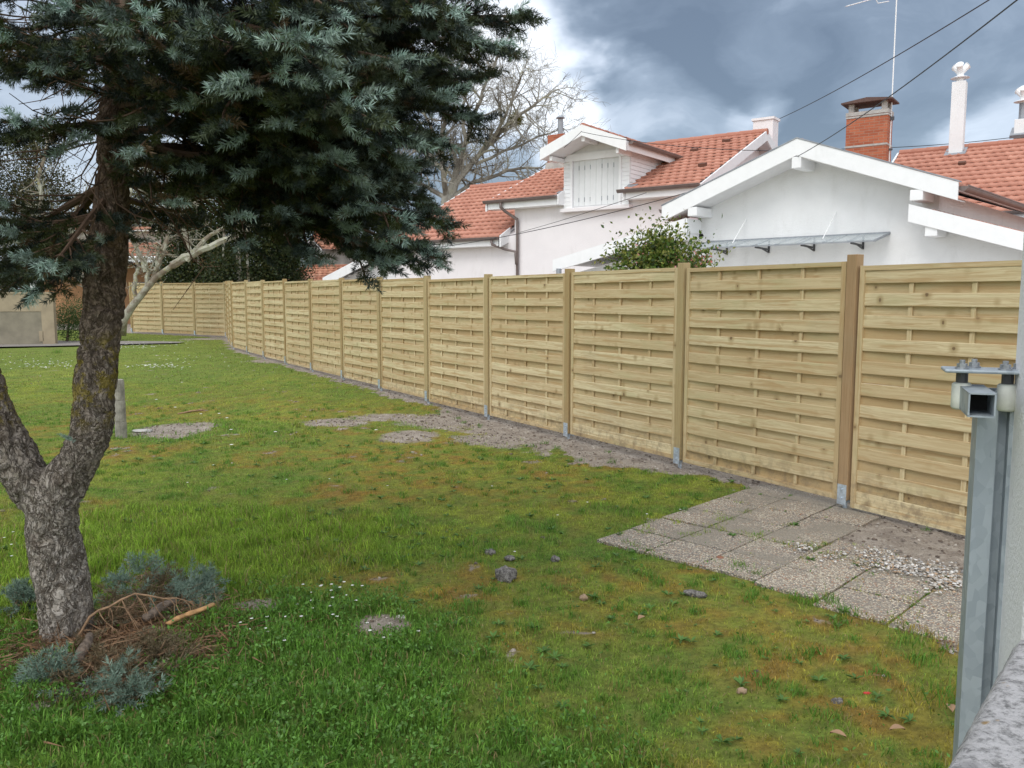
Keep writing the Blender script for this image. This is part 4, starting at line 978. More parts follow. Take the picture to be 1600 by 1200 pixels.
# ------------------------------------------------------------------ the blue spruce
TY = 3.72
def T_(px, py, y=TY): return at(px, py, y)
base = onground(108, 1012)
spruce = empty('blue_spruce', (base.x, base.y, 0)); tag(spruce, 'big blue spruce with a forked grey trunk close on the left of the lawn', 'tree')
BO = Vector((base.x, base.y, 0))
main = [(113, 1060, 0.140), (108, 1020, 0.121), (103, 960, 0.106), (90, 880, 0.104), (82, 830, 0.106), (84, 790, 0.117), (100, 754, 0.106), (122, 720, 0.090), (140, 688, 0.088), (147, 640, 0.087), (151, 590, 0.088), (157, 520, 0.084), (163, 440, 0.081), (172, 360, 0.078), (180, 250, 0.074), (188, 130, 0.069), (196, 0, 0.063), (202, -150, 0.054), (206, -320, 0.044), (208, -520, 0.029), (209, -640, 0.011)]
mb = MB(); mb.tube([T_(p, q) - BO for p, q, r in main], [r for p, q, r in main], 20)
left = [(90, 808, .085), (62, 772, .100), (30, 727, .098), (2, 680, .090), (-22, 630, .086), (-45, 560, .08), (-65, 470, .075), (-85, 350, .068), (-95, 150, .055), (-100, -150, .03)]
mb.tube([T_(p, q, TY - .05 * i / 9) - BO for i, (p, q, r) in enumerate(left)], [r for p, q, r in left], 18)
tmp = mb.build('trunk_form', M_BARK)
m_ = tmp.modifiers.new('r', 'REMESH'); m_.mode = 'VOXEL'; m_.voxel_size = .0085; m_.use_smooth_shade = True
sm = tmp.modifiers.new('s', 'SMOOTH'); sm.iterations = 14; sm.factor = .6
dg = bpy.context.evaluated_depsgraph_get(); ev = tmp.evaluated_get(dg); me = bpy.data.meshes.new_from_object(ev)
bpy.data.objects.remove(tmp)
n = len(me.vertices); co = np.empty(n * 3, np.float32); no = np.empty(n * 3, np.float32); me.vertices.foreach_get('co', co); me.vertices.foreach_get('normal', no); co = co.reshape(-1, 3); no = no.reshape(-1, 3)
big = fbm(co[:, 0] * 6, co[:, 1] * 6, co[:, 2] * 5) - .5
wv = (fbm(co[:, 0] * 9, co[:, 1] * 9, co[:, 2] * 9, 2) - .5) * .09
pl1 = fbm((co[:, 0] + wv) * 22, (co[:, 1] + wv) * 22, co[:, 2] * 7, 4); ridg = np.abs(pl1 - .5) * 2
pl2 = fbm(co[:, 0] * 70 + 9, co[:, 1] * 70, co[:, 2] * 45, 2) - .5
amp = np.where(co[:, 2] < 3.5, 1.0, .6)
co = co + no * (big * .05 + (sst(0, .22, ridg) - .7) * .013 + pl2 * .012)[:, None] * amp[:, None]
me.vertices.foreach_set('co', co.ravel()); me.polygons.foreach_set('use_smooth', [True] * len(me.polygons)); me.materials.clear(); me.materials.append(M_BARK); me.update()
trunk = bpy.data.objects.new('trunk', me); link(trunk, spruce)
nd = Needles(); bm = MB()
def tr_at(py): # trunk centre at a height seen at row py
    ps = sorted((q, p) for p, q, r in main); 
    for (a, pa), (b, pb) in zip(ps[:-1], ps[1:]):
        if a <= py <= b: return T_(pa + (pb - pa) * (py - a) / (b - a), py)
    return T_(ps[0][1], ps[0][0])
LIMBS = [(280, 685, 352, 3.9, .0), (260, 604, 402, 3.5, -.01), (200, 524, 262, 3.2, .0), (210, 636, 265, 4.2, .0), (230, 655, 315, 4.3, -.02), (220, 600, 300, 4.0, .0), (270, 662, 392, 3.65, -.01), (220, 620, 340, 3.2, -.02),
         (150, 730, 182, 3.8, -.03), (140, 738, 122, 4.0, -.03), (60, 806, 25, 3.8, -.03), (60, 780, 72, 3.5, -.03), (160, 670, 220, 3.5, -.02), (100, 545, 165, 2.65, -.02), (20, 468, 60, 2.5, 0), (-50, 620, 95, 2.9, .0), (-100, 700, 18, 3.2, .0),
         (200, 428, 112, 2.55, -.02), (170, 610, 205, 3.1, -.02), (120, 690, 150, 3.3, 0), (-50, 232, 28, 2.5, .05), (60, 390, 110, 4.4, .0), (200, 480, 230, 4.5, .0), (180, 560, 170, 4.5, 0), (20, 600, 60, 4.4, 0), (-60, 745, -25, 4.3, 0), (120, 640, 120, 4.3, 0),
         (280, 290, 345, 4.3, .03), (180, 520, 250, 3.0, .0), (150, 470, 200, 3.0, .0), (-80, 520, 20, 2.8, .0), (0, 410, 60, 3.4, 0), (50, 450, 150, 3.6, 0), (150, 400, 210, 3.6, .0), (-60, 340, 20, 3.5, 0), (100, 560, 110, 3.7, 0), (40, 660, 90, 3.9, 0), (160, 600, 250, 3.7, -.02), (-40, 470, -10, 4.0, 0), (-40, 620, 0, 3.7, 0),
         (320, 62, 450, 3.5, .02), (310, -20, 340, 3.6, .03), (200, 28, 190, 3.0, .0), (100, 18, 60, 2.9, 0), (0, -60, 0, 3.3, 0), (290, 100, 385, 4.6, .02), (250, 20, 420, 4.3, .02), (10, 110, 15, 3.1, 0), (300, 85, 410, 3.3, .03), (40, 60, 100, 3.2, .0), (-30, 150, -10, 4.5, 0), (280, 40, 380, 3.9, .02)]
for (pb, tx, ty, tY, sg) in LIMBS:
    a = tr_at(pb + random.uniform(-45, 30)) ; b = at(tx, ty, tY); blue = 1.0 if tY < 4.15 else .75
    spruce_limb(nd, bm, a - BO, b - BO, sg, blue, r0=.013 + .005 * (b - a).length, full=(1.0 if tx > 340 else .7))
LS = [T_(p, q) for p, q, r in left]
for k in range(16):   # boughs of the left stem
    j = 7 + (k % 3); f = random.random(); a = LS[j].lerp(LS[min(j + 1, 9)], f); ang = math.pi * (.45 + 1.25 * random.random()); Lb = random.uniform(.8, 1.5)
    spruce_limb(nd, bm, a - BO, a + Vector((math.cos(ang) * Lb, math.sin(ang) * Lb, random.uniform(-.1, .25))) - BO, .0, .7, full=.75)
for k in range(26):   # the crown above the frame
    z = 3.6 + k * .125; ang = k * 2.4; Lb = (6.9 - z) * .58; a = Vector((T_(196, -150).x, TY, z)); b = a + Vector((math.cos(ang) * Lb, math.sin(ang) * Lb, -Lb * .12))
    spruce_limb(nd, bm, a - BO, b - BO, .03, .8, full=.75)
for k in range(70):   # dead inner twigs around the stem
    z = random.uniform(1.85, 3.3); a = tr_at(random.uniform(-20, 290)); ang = random.uniform(0, 6.28); Lb = random.uniform(.25, .8); b = a + Vector((math.cos(ang) * Lb, math.sin(ang) * Lb * .8, random.uniform(-.45, .15)))
    pts = curve(a, b, random.uniform(-.1, .2), 6, .1); bm.tube([q - BO for q in pts], [.006, .005, .004, .004, .003, .002, .0015], 4, cap=False)
    for j in range(5):
        p = pts[1 + j]; e_ = p + Vector((random.uniform(-.15, .15), random.uniform(-.15, .15), random.uniform(-.2, .05))); bm.tube([p - BO, e_ - BO], [.0028, .001], 3, cap=False)
p = T_(118, 690, 3.60); q = T_(92, 678, 3.52)
for s in (0, .25, .5): nd.add(p.lerp(q, s) - BO, q - p, .55, tuple(BLUE * .9))
bm.build('branches', M_TWIG, spruce)
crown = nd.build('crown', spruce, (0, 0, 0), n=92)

# ------------------------------------------------------------------ cut spruce branches and wood under the tree
def litter_branch(name, label, a, b, seed, blue, leafy=.8, spread=.42, grp='cut branches under the spruce', r=.0075, rise=.02, twmat=None):
    random.seed(seed); nd_ = Needles(); mbb = MB(); a = Vector(a); b = Vector(b); L = (b - a).length
    pts = [Vector((p.x, p.y, .025 + rise * math.sin(i / 12 * math.pi) + .012 * math.sin(i * 1.7 + seed))) for i, p in enumerate(curve(a, b, 0, 12, .08))]
    mbb.tube([p - a for p in pts], [r * (1 - .75 * i / 12) for i in range(13)], 6)
    for i in range(1, 13):
        for sg in (-1, 1, random.choice((-1, 1))):
            tg = (pts[i] - pts[i - 1]).normalized(); sd_ = tg.cross(Vector((0, 0, 1))); l2 = spread * random.uniform(.25, 1.2) * (1.15 - i / 14) * L
            if random.random() < .22: continue
            e_ = pts[i] + tg * l2 * random.uniform(.1, 1.1) + sd_ * sg * l2 * random.uniform(.25, 1.0); e_.z = random.uniform(.01, .075)
            sp_ = curve(pts[i], e_, random.uniform(-.03, .03), 5, .16); mbb.tube([p - a for p in sp_], [r * .35, r * .3, r * .25, r * .2, r * .15, r * .1], 4, cap=False)
            for j in range(3, 6):
                for s4 in (-1, 1):
                    e2 = sp_[j] + (sp_[j] - sp_[j - 1]).normalized() * random.uniform(.03, .08) + sd_ * s4 * random.uniform(.01, .07); mbb.tube([sp_[j] - a, e2 - a], [r * .16, r * .08], 3, cap=False)
                    if random.random() < leafy: nd_.add(sp_[j] - a, e2 - sp_[j] + Vector((0, 0, .01)), random.uniform(.9, 1.25), tuple((BLUE * np.array((.46, .56, .50)) + np.array((.01, .0, .0))) * blue + BROWNN * 1.4 * (1 - blue)))
    e_ = empty(name, a); tag(e_, label, 'cut branch', grp)
    mbb.build('stem', twmat or M_STEM, e_)
    if nd_.p: nd_.build('needles', e_, (0, 0, 0), n=56, nl=.022, wd=.0021, kinds=4)
    return e_
M_STEM = simple('dry_twig_wood', (.30, .19, .11), .85, vary=.3, scale=20)
g = onground
litter_branch('cut_branch', 'bare tan branch with many thin side twigs lying in front of the trunk foot', g(80, 1008), g(262, 1062), 3, .2, .06, .34, rise=.02)
litter_branch('cut_branch', 'second bare brown branch forking right across the pile', g(118, 1006), g(330, 968), 4, .2, .06, .34, rise=.16)
litter_branch('cut_branch', 'blue needled branch at the back of the pile beyond the log', g(190, 985), g(232, 895), 5, .85, .55, .40)
litter_branch('cut_branch', 'small blue needled branch lying at the right end of the pile', g(262, 960), g(322, 930), 6, .8, .5, .40)
litter_branch('cut_branch', 'blue needled branch at the front of the pile nearest the camera', g(150, 1065), g(215, 1102), 8, .8, .55, .50)
litter_branch('cut_branch', 'blue needled branch left of the pile in front of the trunk', g(110, 1050), g(68, 1080), 9, .85, .55, .45)
litter_branch('cut_branch', 'small needled branch on the grass behind the trunk to its left', g(60, 950), g(25, 960), 10, .8, .6, .4)
litter_branch('cut_branch', 'browned dead branch in the middle of the pile', g(150, 1000), g(262, 930), 11, .08, .5, .42)
litter_branch('cut_branch', 'rust brown twiggy branch sloping to the front right of the pile', g(150, 1030), g(285, 1045), 12, .12, .5, .42)
litter_branch('cut_branch', 'thin grey brown branch along the front of the pile', g(92, 1030), g(205, 1085), 14, .08, .4, .36)
random.seed(21)
def log(name, label, a, b, r, mat, cat, flat=1.0):
    a = Vector(a); b = Vector(b); mbb = MB(); pts = curve(a, b, 0, 8, .05)
    mbb.tube([(p - a) + Vector((0, 0, r)) for p in pts], [r * random.uniform(.75, 1.15) for _ in range(9)], 9); o = mbb.build(name, mat, loc=a, smooth=True); o.scale = (1, 1, flat); tag(o, label, cat); return o
M_LOG = simple('dead_log_bark', (.17, .13, .10), .95, vary=.45, scale=30, bump=.9, bscale=60, bd=.01)
log('log', 'short grey barked log lying in the branch pile', g(228, 992) + Vector((0, 0, .06)), g(272, 968) + Vector((0, 0, .07)), .021, M_LOG, 'log')
log('log', 'stubby brown log end in front of the bare tan branch', g(125, 1052) + Vector((0, 0, .03)), g(142, 1022) + Vector((0, 0, .06)), .022, M_LOG, 'log')
log('split_wood', 'orange split sliver of fresh wood at the right of the pile', g(263, 998) + Vector((0, 0, .06)), g(334, 970) + Vector((0, 0, .08)), .017, simple('fresh_split_wood', (.46, .26, .11), .8, vary=.3, scale=30), 'split wood', .6)

def clod(name, label, px, py, w, h, mat, cat='soil clod', grp=None, el=1.0, rz=0, seed=0):
    p = onground(px, py); rr = np.random.default_rng(seed + int(px)); u = np.linspace(0, 2 * np.pi, 22, endpoint=False); V = []; rings = 10
    for j in range(rings + 1):
        th = np.pi * j / rings
        for a in u: V.append((math.sin(th) * math.cos(a), math.sin(th) * math.sin(a), math.cos(th)))
    V = np.array(V); k = 1 + (fbm(V[:, 0] * 2.3 + px, V[:, 1] * 2.3, V[:, 2] * 2.3 + py, 4) - .5) * 1.1; V = V * k[:, None] * np.array([w / 2, w / 2 * el, h])
    c, s = math.cos(rz), math.sin(rz); V[:, :2] = V[:, :2] @ np.array([[c, s], [-s, c]])
    id_ = np.arange(len(V)).reshape(rings + 1, 22); F = np.stack([id_[:-1], id_[1:], np.roll(id_[1:], -1, 1), np.roll(id_[:-1], -1, 1)], -1).reshape(-1, 4)
    o = fast_mesh(name, V, F, mat, smooth=True, loc=(p.x, p.y, h * .25)); tag(o, label, cat, grp); return o
def b_clod(t, bs):
    o = t.obj(); n = t.noise(o, 60, 5, .7); P(t, bs, t.mix(t.mr(n, .35, .65), (.12, .11, .105), (.34, .32, .30)), .95, t.bump(n, 1, .02), spec=.1)
M_CLOD = material('grey_soil', b_clod)
clod('soil_clod', 'largest crumbly grey soil heap in the middle of the lawn', 790, 903, .125, .055, M_CLOD, el=1.1)
clod('soil_clod', 'small flat grey clod just behind the largest soil heap', 766, 864, .07, .018, M_CLOD)
clod('soil_clod', 'small thin clod right of and behind the largest soil heap', 797, 873, .065, .014, M_CLOD)
clod('soil_clod', 'small grey clod on its own right of the largest soil heap', 868, 875, .05, .02, M_CLOD)
clod('bark_piece', 'curved grey strip of bark on the grass in front of the slabs', 1086, 930, .125, .022, M_CLOD, 'bark', el=.42, rz=-.5)
clod('stone', 'small brown stone on the grass left of the bark strip', 912, 935, .04, .018, simple('tan_stone', (.34, .24, .16), .9), 'stone')
clod('stone', 'pale tan stone in the grass below the bark strip', 1159, 1081, .038, .014, bpy.data.materials['tan_stone'], 'stone', el=.6)
clod('stone', 'grey stone in the grass near the gate post', 1308, 1098, .042, .016, M_CLOD, 'stone', el=.6)
clod('stone', 'reddish stone at the front edge of the slabs', 1125, 874, .05, .018, simple('red_stone', (.26, .12, .075), .9), 'stone')
clod('plastic_scrap', 'tiny red scrap in the grass near the gate post', 1355, 1084, .03, .006, simple('red_plastic', (.55, .04, .035), .5), 'scrap', el=.5)
clod('white_stone', 'flat white stone at the corner of the bare patch', 626, 969, .065, .02, simple('white_stone', (.60, .58, .54), .9, vary=.2, scale=20), 'stone', el=.7)
clod('stone', 'tiny white stone left of the bare patch', 551, 968, .022, .012, bpy.data.materials['white_stone'], 'stone')
clod('stone', 'flat beige stone behind the concrete post foot', 222, 674, .24, .02, M_CEM, 'stone', el=.5)
log('stick', 'dry pale stick lying on the far lawn right of the concrete post', g(278, 648), g(322, 643), .012, M_STEM, 'stick')
M_DLEAF = simple('dead_leaf', (.34, .21, .12), .8, vary=.2)
for i, (px, py, lab) in enumerate([(1390, 1148, 'curled dead leaf on the grass close to the low wall'), (1488, 1120, 'brown dead leaf against the foot of the gate post'), (1322, 1160, 'dark brown dead leaf left of the low wall'), (1008, 970, 'pale dead leaf in the middle of the right lawn')]):
    p = g(px, py); V = []; F = []
    for j in range(7):
        f = j / 6; w = .016 * math.sin(math.pi * (f * .9 + .05))
        for k in (-1, 0, 1): V.append((f * .055, k * w, .016 + .010 * math.sin(f * 3) + abs(k) * .007))
    for j in range(6):
        for k in range(2): F.append((j * 3 + k, j * 3 + k + 1, j * 3 + k + 4, j * 3 + k + 3))
    o = fast_mesh('dead_leaf', V, F, M_DLEAF, smooth=True, loc=(p.x, p.y, .0)); o.rotation_euler = (0, 0, i * 1.3); tag(o, lab, 'leaf', 'dead leaves on the lawn')

# ------------------------------------------------------------------ bare trees
def grow(mb, a, b, r0, r1, depth, seedf, droop=.0, n=7, spreadf=.7, kids=5, minr=.0, ls=.6):
    L = (b - a).length; pts = curve(a, b, random.uniform(-.08, .10), n, .07)
    mb.tube(pts, [r0 + (r1 - r0) * i / n for i in range(n + 1)], 6 if r0 > .05 else (4 if r0 > .015 else 3), cap=False)
    if depth == 0: return
    for k in range(kids):
        f = random.uniform(.28, 1.0); i = min(n - 1, int(f * n)); p = pts[i].lerp(pts[i + 1], f * n - i); tg = (pts[i + 1] - pts[i]).normalized()
        rd = Vector((random.gauss(0, 1), random.gauss(0, 1), random.gauss(0, 1))).normalized(); dr = (tg * (1 - spreadf * .5) + rd * spreadf + Vector((0, 0, .22 - droop))).normalized()
        l2 = L * random.uniform(.35, ls); rr = max(minr, (r0 + (r1 - r0) * f) * .55)
        grow(mb, p, p + dr * l2, rr, max(minr * .7, rr * .35), depth - 1, seedf, droop, max(4, n - 1), spreadf, kids, minr, ls)
random.seed(33)
PY = 46
bt = empty('bare_plane_tree', tuple(at(697, 464, PY).xy) + (0,)); tag(bt, 'large bare winter tree with pale branches behind the orange roofs', 'tree')
O_ = Vector(bt.location); mb = MB()
def pl_(px, py, y=PY): return at(px, py, y) - O_
tp = [(697, 470), (697, 400), (698, 340), (700, 305)]
mb.tube([pl_(p, q) for p, q in tp], [.5, .42, .38, .34], 12)
mb.build('trunk', M_PBARK, bt, smooth=True)
mb = MB()
LM = [([(700, 310), (712, 270), (728, 225), (745, 170), (765, 115), (782, 85)], .28), ([(700, 308), (730, 265), (765, 225), (800, 190), (840, 158), (872, 140)], .26), ([(700, 312), (740, 285), (790, 268), (835, 262), (865, 270)], .2),
      ([(698, 310), (690, 265), (672, 240), (650, 235), (630, 250)], .22), ([(698, 305), (690, 250), (694, 190), (700, 140), (720, 100)], .24), ([(728, 225), (722, 170), (735, 120), (728, 80)], .16), ([(765, 225), (792, 180), (805, 140), (820, 110)], .15), ([(745, 258), (790, 235), (840, 215), (880, 200)], .14), ([(697, 308), (660, 290), (625, 270), (600, 220)], .2), ([(690, 250), (665, 180), (650, 120)], .16)]
for pts, r in LM:
    P3 = [pl_(p, q, PY + random.uniform(-1.5, 1.5) * (i > 0)) for i, (p, q) in enumerate(pts)]; m = len(P3)
    fine_ = []
    for i in range(m - 1):
        for k in range(4): fine_.append(P3[i].lerp(P3[i + 1], k / 4) + Vector((random.uniform(-1, 1), random.uniform(-1, 1), random.uniform(-1, 1))) * .07)
    fine_.append(P3[-1]); mm = len(fine_)
    mb.tube(fine_, [r * .72 * (1 - .85 * i / mm) for i in range(mm)], 7, cap=False)
    for i in range(3, mm):
        for _ in range(2):
            tg = (fine_[i] - fine_[i - 1]).normalized(); rd = Vector((random.gauss(0, 1), random.gauss(0, .7), random.gauss(0, 1))).normalized(); dr = (tg * .6 + rd * .8 + Vector((0, 0, .12))).normalized()
            L = random.uniform(.9, 2.3); rr = max(.022, r * (1 - .8 * i / mm) * .4); grow(mb, fine_[i], fine_[i] + dr * L, rr, .010, 2, 0, droop=random.choice([0, .25, .5]), n=5, spreadf=.8, kids=6, minr=.008, ls=.7)
mb.build('branches', M_PBARK, bt)
# mistletoe
p = at(806, 186, PY - .5); V = rng.normal(size=(900, 3)); V /= np.linalg.norm(V, axis=1, keepdims=True)
tv = np.array([[0, -.02, 0], [0, .02, 0], [.22, 0, 0]]); tf = np.array([[0, 1, 2]])
v_, f_ = stamp(tv, tf, V * rng.uniform(.02, .36, (900, 1)), V + rng.normal(size=V.shape) * .4, rng.uniform(0, 6, 900), rng.uniform(.8, 1.3, 900))
o = fast_mesh('mistletoe', v_, f_, M_LEAF, colors=np.repeat(np.array([[.20, .19, .03]]) * rng.uniform(.6, 1.3, (900, 1)), 3, 0), loc=tuple(p)); tag(o, 'round olive mistletoe ball in the large bare tree', 'mistletoe')

# leaning lichen covered tree by the far end of the fence
random.seed(5)
LY = 26.5; lb = at(188, 516, LY)
lt_ = empty('leaning_tree', (lb.x, lb.y, .15)); tag(lt_, 'leaning bare tree crusted with pale lichen in front of the far fence panels', 'tree')
O_ = Vector(lt_.location)
def l_(px, py, y=LY): return at(px, py, y) - O_
mb = MB(); stem = [(186, 522), (192, 500), (207, 478), (228, 452), (245, 432), (268, 416), (290, 405)]
mb.tube([l_(*q) for q in stem], [.22, .15, .12, .105, .095, .085, .075], 10); mb.build('trunk', M_LBARK, lt_, smooth=True)
mb = MB()
def bough(pts, r, tw=2, tl=.9):
    P3 = [l_(*q) for q in pts]; F3 = []
    for i in range(len(P3) - 1):
        for k in range(3): F3.append(P3[i].lerp(P3[i + 1], k / 3) + Vector([random.uniform(-.04, .04) for _ in range(3)]))
    F3.append(P3[-1]); mm = len(F3); mb.tube(F3, [r * (1 - .75 * i / mm) + .01 for i in range(mm)], 6, cap=False)
    for i in range(2, mm):
        for _ in range(tw):
            dr = Vector((random.gauss(0, .8), random.gauss(0, .8), random.gauss(.5, .6))).normalized(); grow(mb, F3[i], F3[i] + dr * random.uniform(.3, tl), .022, .008, 1, 0, n=4, kids=4, minr=.007)
bough([(268, 416), (300, 397), (345, 378), (378, 360), (400, 352), (450, 346)], .12, 1, .5); bough([(290, 405), (320, 375), (345, 357)], .09, 1, .6)
bough([(210, 475), (211, 440), (216, 415), (206, 395)], .075, 2, .7); bough([(228, 452), (230, 425), (226, 405)], .085, 2, .6); bough([(240, 436), (246, 415), (243, 400), (255, 385)], .075, 2, .8)
bough([(300, 397), (285, 350), (262, 320), (240, 305), (220, 270)], .06, 3, 1.2); bough([(228, 425), (205, 370), (200, 320), (215, 250)], .07, 4, 1.3); bough([(240, 436), (262, 370), (270, 310), (250, 240)], .06, 4, 1.3)
bough([(192, 500), (150, 460), (118, 430), (108, 380), (120, 320)], .13, 4, 1.2); bough([(150, 460), (100, 400), (50, 380), (0, 375)], .08, 3, 1.2); bough([(118, 430), (70, 350), (60, 280), (80, 200)], .08, 4, 1.4)
mb.build('branches', M_LBARK, lt_)

# ------------------------------------------------------------------ leafy crowns
LTV = np.array([[0, 0, 0], [.45, -.28, .05], [1, 0, -.05], [.45, .28, .05]]); LTF = np.array([[0, 1, 2, 3]])
def leaf_cloud(name, parent, centres, radii, n, size, cols, mat=M_LEAF, shell=.55, up=.3, clump=40):
    cs = np.array(centres, float); rs = np.array(radii, float); rs = rs if rs.ndim == 2 else np.repeat(rs[:, None], 3, 1)
    wt = rs.prod(1)**.67; pick = rng.choice(len(cs), n // clump + 1, p=wt / wt.sum())
    dv_ = rng.normal(size=(len(pick), 3)); dv_ /= np.linalg.norm(dv_, axis=1, keepdims=True); cp = cs[pick] + dv_ * rs[pick] * (rng.uniform(0, 1, (len(pick), 1))**shell)
    P_ = np.repeat(cp, clump, 0) + rng.normal(size=(len(pick) * clump, 3)) * size * 2.6; D_ = np.repeat(dv_, clump, 0) + rng.normal(size=P_.shape) * .8 + np.array([0, 0, up])
    v_, f_ = stamp(LTV, LTF, P_, D_, rng.uniform(0, 6.28, len(P_)), rng.uniform(.6, 1.3, len(P_)) * size)
    cidx = rng.integers(0, len(cols), len(pick)); cc = np.array(cols)[cidx] * rng.uniform(.7, 1.3, (len(pick), 1)); cc = np.repeat(cc, clump, 0) * rng.uniform(.75, 1.25, (len(P_), 1))
    return fast_mesh(name, v_, f_, mat, parent, colors=np.repeat(cc, 4, 0))
DG = [(.030, .050, .014), (.022, .040, .013), (.045, .062, .014), (.055, .060, .012)]
def everg(px0, px1, pyt, Yd, label, seed, cols=DG, n=42000):
    random.seed(seed); p = at((px0 + px1) / 2, 464, Yd); e_ = empty('evergreen_tree', (p.x, p.y, .2)); tag(e_, label, 'tree', 'evergreens behind the far fence')
    hw = (px1 - px0) / 2 * Yd / FPX; top = at(0, pyt, Yd).z - .2; C_ = []; R_ = []
    nlev = 7
    for k in range(nlev):
        z = .5 + (top - .9) * k / (nlev - 1); w = hw * (1 - .45 * (k / (nlev - 1))**2)
        for j in range(4): C_.append((random.uniform(-w, w) * .65, random.uniform(-1, 1), z + random.uniform(-.3, .3))); R_.append((w * .5, 1.1, top / nlev * .75))
    leaf_cloud('crown', e_, C_, R_, n, .12, cols, clump=14, shell=.45)
    mb = MB()
    for j in range(4):
        xx = random.uniform(-hw * .6, hw * .6); mb.tube([(xx, -.6, 0), (xx + random.uniform(-.2, .2), -.5, top * .5), (xx * .6, 0, top * .92)], [.07, .05, .02], 6)
    mb.build('trunk', M_LBARK, e_)
everg(255, 345, 250, 36, 'leftmost dark evergreen behind the far fence corner', 1)
everg(318, 425, 225, 35, 'middle dark evergreen behind the far fence corner', 2)
everg(395, 482, 262, 37, 'rightmost dark evergreen behind the far fence next to the peach cottage', 3)
everg(195, 268, 255, 50, 'olive green tree above the tiled porch roof', 4, [(.09, .095, .02), (.06, .07, .02), (.11, .10, .03)], 26000)
everg(640, 690, 322, 40, 'brownish evergreen between the wing roof and the big bare tree', 6, [(.09, .075, .02), (.06, .07, .02), (.10, .055, .02)], 5000)
everg(-90, 50, 235, 42, 'dark bushy evergreen beyond the concrete wall at the far left', 9, [(.05, .055, .02), (.03, .04, .014), (.08, .07, .03)], 30000)
everg(20, 135, 225, 44, 'olive bushy tree behind the left side of the spruce', 8, [(.10, .10, .04), (.07, .075, .03)], 36000)
p = at(103, 500, 25.5); bu = empty('round_bush', (p.x, p.y, .15)); tag(bu, 'rounded green bush between the concrete wall and the spruce trunk', 'bush')
leaf_cloud('foliage', bu, [(-.1, 0, .55), (.3, .1, .7), (.05, .2, 1.0), (.5, .3, .5)], [.6, .6, .45, .5], 7000, .045, [(.05, .10, .02), (.035, .075, .015)])
mb = MB(); mb.tube([(0, 0, 0), (.05, .1, .8)], [.05, .02], 6); mb.build('stem', M_TWIG, bu)
p = at(1030, 464, 10.6); cb = empty('camellia_bush', (p.x, p.y, 0)); tag(cb, 'glossy camellia bush with pink blooms showing over the fence', 'bush')
s_ = 10.6 / FPX
def cam_(px, py, dy=0): q = at(px, py, 10.6 + dy); return (q.x - p.x, q.y - p.y, q.z)
leaf_cloud('foliage', cb, [cam_(1012, 408), cam_(985, 418), cam_(1030, 392), cam_(1052, 405), cam_(1085, 418), cam_(1020, 440), cam_(1065, 436)], [.18, .17, .15, .17, .13, .3, .28], 7500, .058, [(.09, .15, .02), (.17, .22, .04), (.24, .25, .055), (.05, .10, .016)], clump=7)
leaf_cloud('foliage', cb, [cam_(1026, 366), cam_(1056, 374), cam_(1103, 408), cam_(960, 410), cam_(1000, 384)], [.09, .06, .06, .07, .07], 420, .05, [(.14, .19, .03), (.20, .20, .05)], clump=5)
mb = MB()
for px, py in ((1022, 352), (1000, 365), (1062, 358), (1042, 362), (1108, 396), (962, 396), (1090, 402)):
    mb.tube([(0, 0, 0), cam_((px + 1030) / 2, 430), cam_(px, py)], [.02, .008, .003], 4)
mb.build('stem', M_TWIG, cb)
pk = []
for px, py in ((1002, 392), (1014, 402), (1070, 408), (1098, 408), (985, 405), (1046, 396)): pk.append(cam_(px, py, -.27))
leaf_cloud('blossom', cb, pk, [.02] * len(pk), 90, .035, [(.55, .16, .17), (.60, .25, .24)], clump=15, shell=1)

# ------------------------------------------------------------------ grass
def blades(x, y, z, h, w, col, lean=.45):
    n = len(x); a = rng.uniform(0, 2 * np.pi, n); b = rng.uniform(0, 2 * np.pi, n); ln = rng.uniform(.1, 1, n) * lean
    P0 = np.stack([x, y, z], 1); sd_ = np.stack([np.cos(a), np.sin(a), 0 * a], 1) * (w / 2)[:, None]; ld = np.stack([np.cos(b), np.sin(b), 0 * b], 1)
    mid = P0 + ld * (h * ln * .35)[:, None] + np.array([0, 0, 1]) * (h * .58)[:, None]; tip = P0 + ld * (h * ln * 1.1)[:, None] + np.array([0, 0, 1]) * (h * (1 - .35 * ln))[:, None]
    V = np.stack([P0 - sd_, P0 + sd_, mid + sd_ * .8, mid - sd_ * .8, tip], 1).reshape(-1, 3); k = np.arange(n) * 5
    F = np.concatenate([np.stack([k, k + 1, k + 2], 1), np.stack([k, k + 2, k + 3], 1), np.stack([k + 3, k + 2, k + 4], 1)])
    return V, F, np.repeat(col, 5, 0)
def scatter(n, y0, y1, xm=.72, extra=.9, pw=1.0):
    yy = y0 + (y1 - y0) * rng.uniform(0, 1, n)**pw; xx = rng.uniform(-1, 1, n) * (xm * yy + extra); return xx, yy
bx_, by_ = float(base.x), float(base.y)
def clear(x, y, m, thr=.5, soft=.42):
    ok = (m['dirt'] + rng.uniform(-soft, soft, len(x)) < thr) & ~slab_mask(x, y, -.02 - .22 * m['n6'] * (m['n6'] > .45)) & (m['f'] > .03)
    ok &= ~((y > 22.0) & (y < 26.2) & (x < -10.2)); ok &= (np.hypot(x - bx_, y - by_) > .15)
    return ok
allV = []; allF = []; allC = []; off = 0
def push(V, F, C):
    global off
    allV.append(V); allF.append(F + off); allC.append(C); off += len(V)
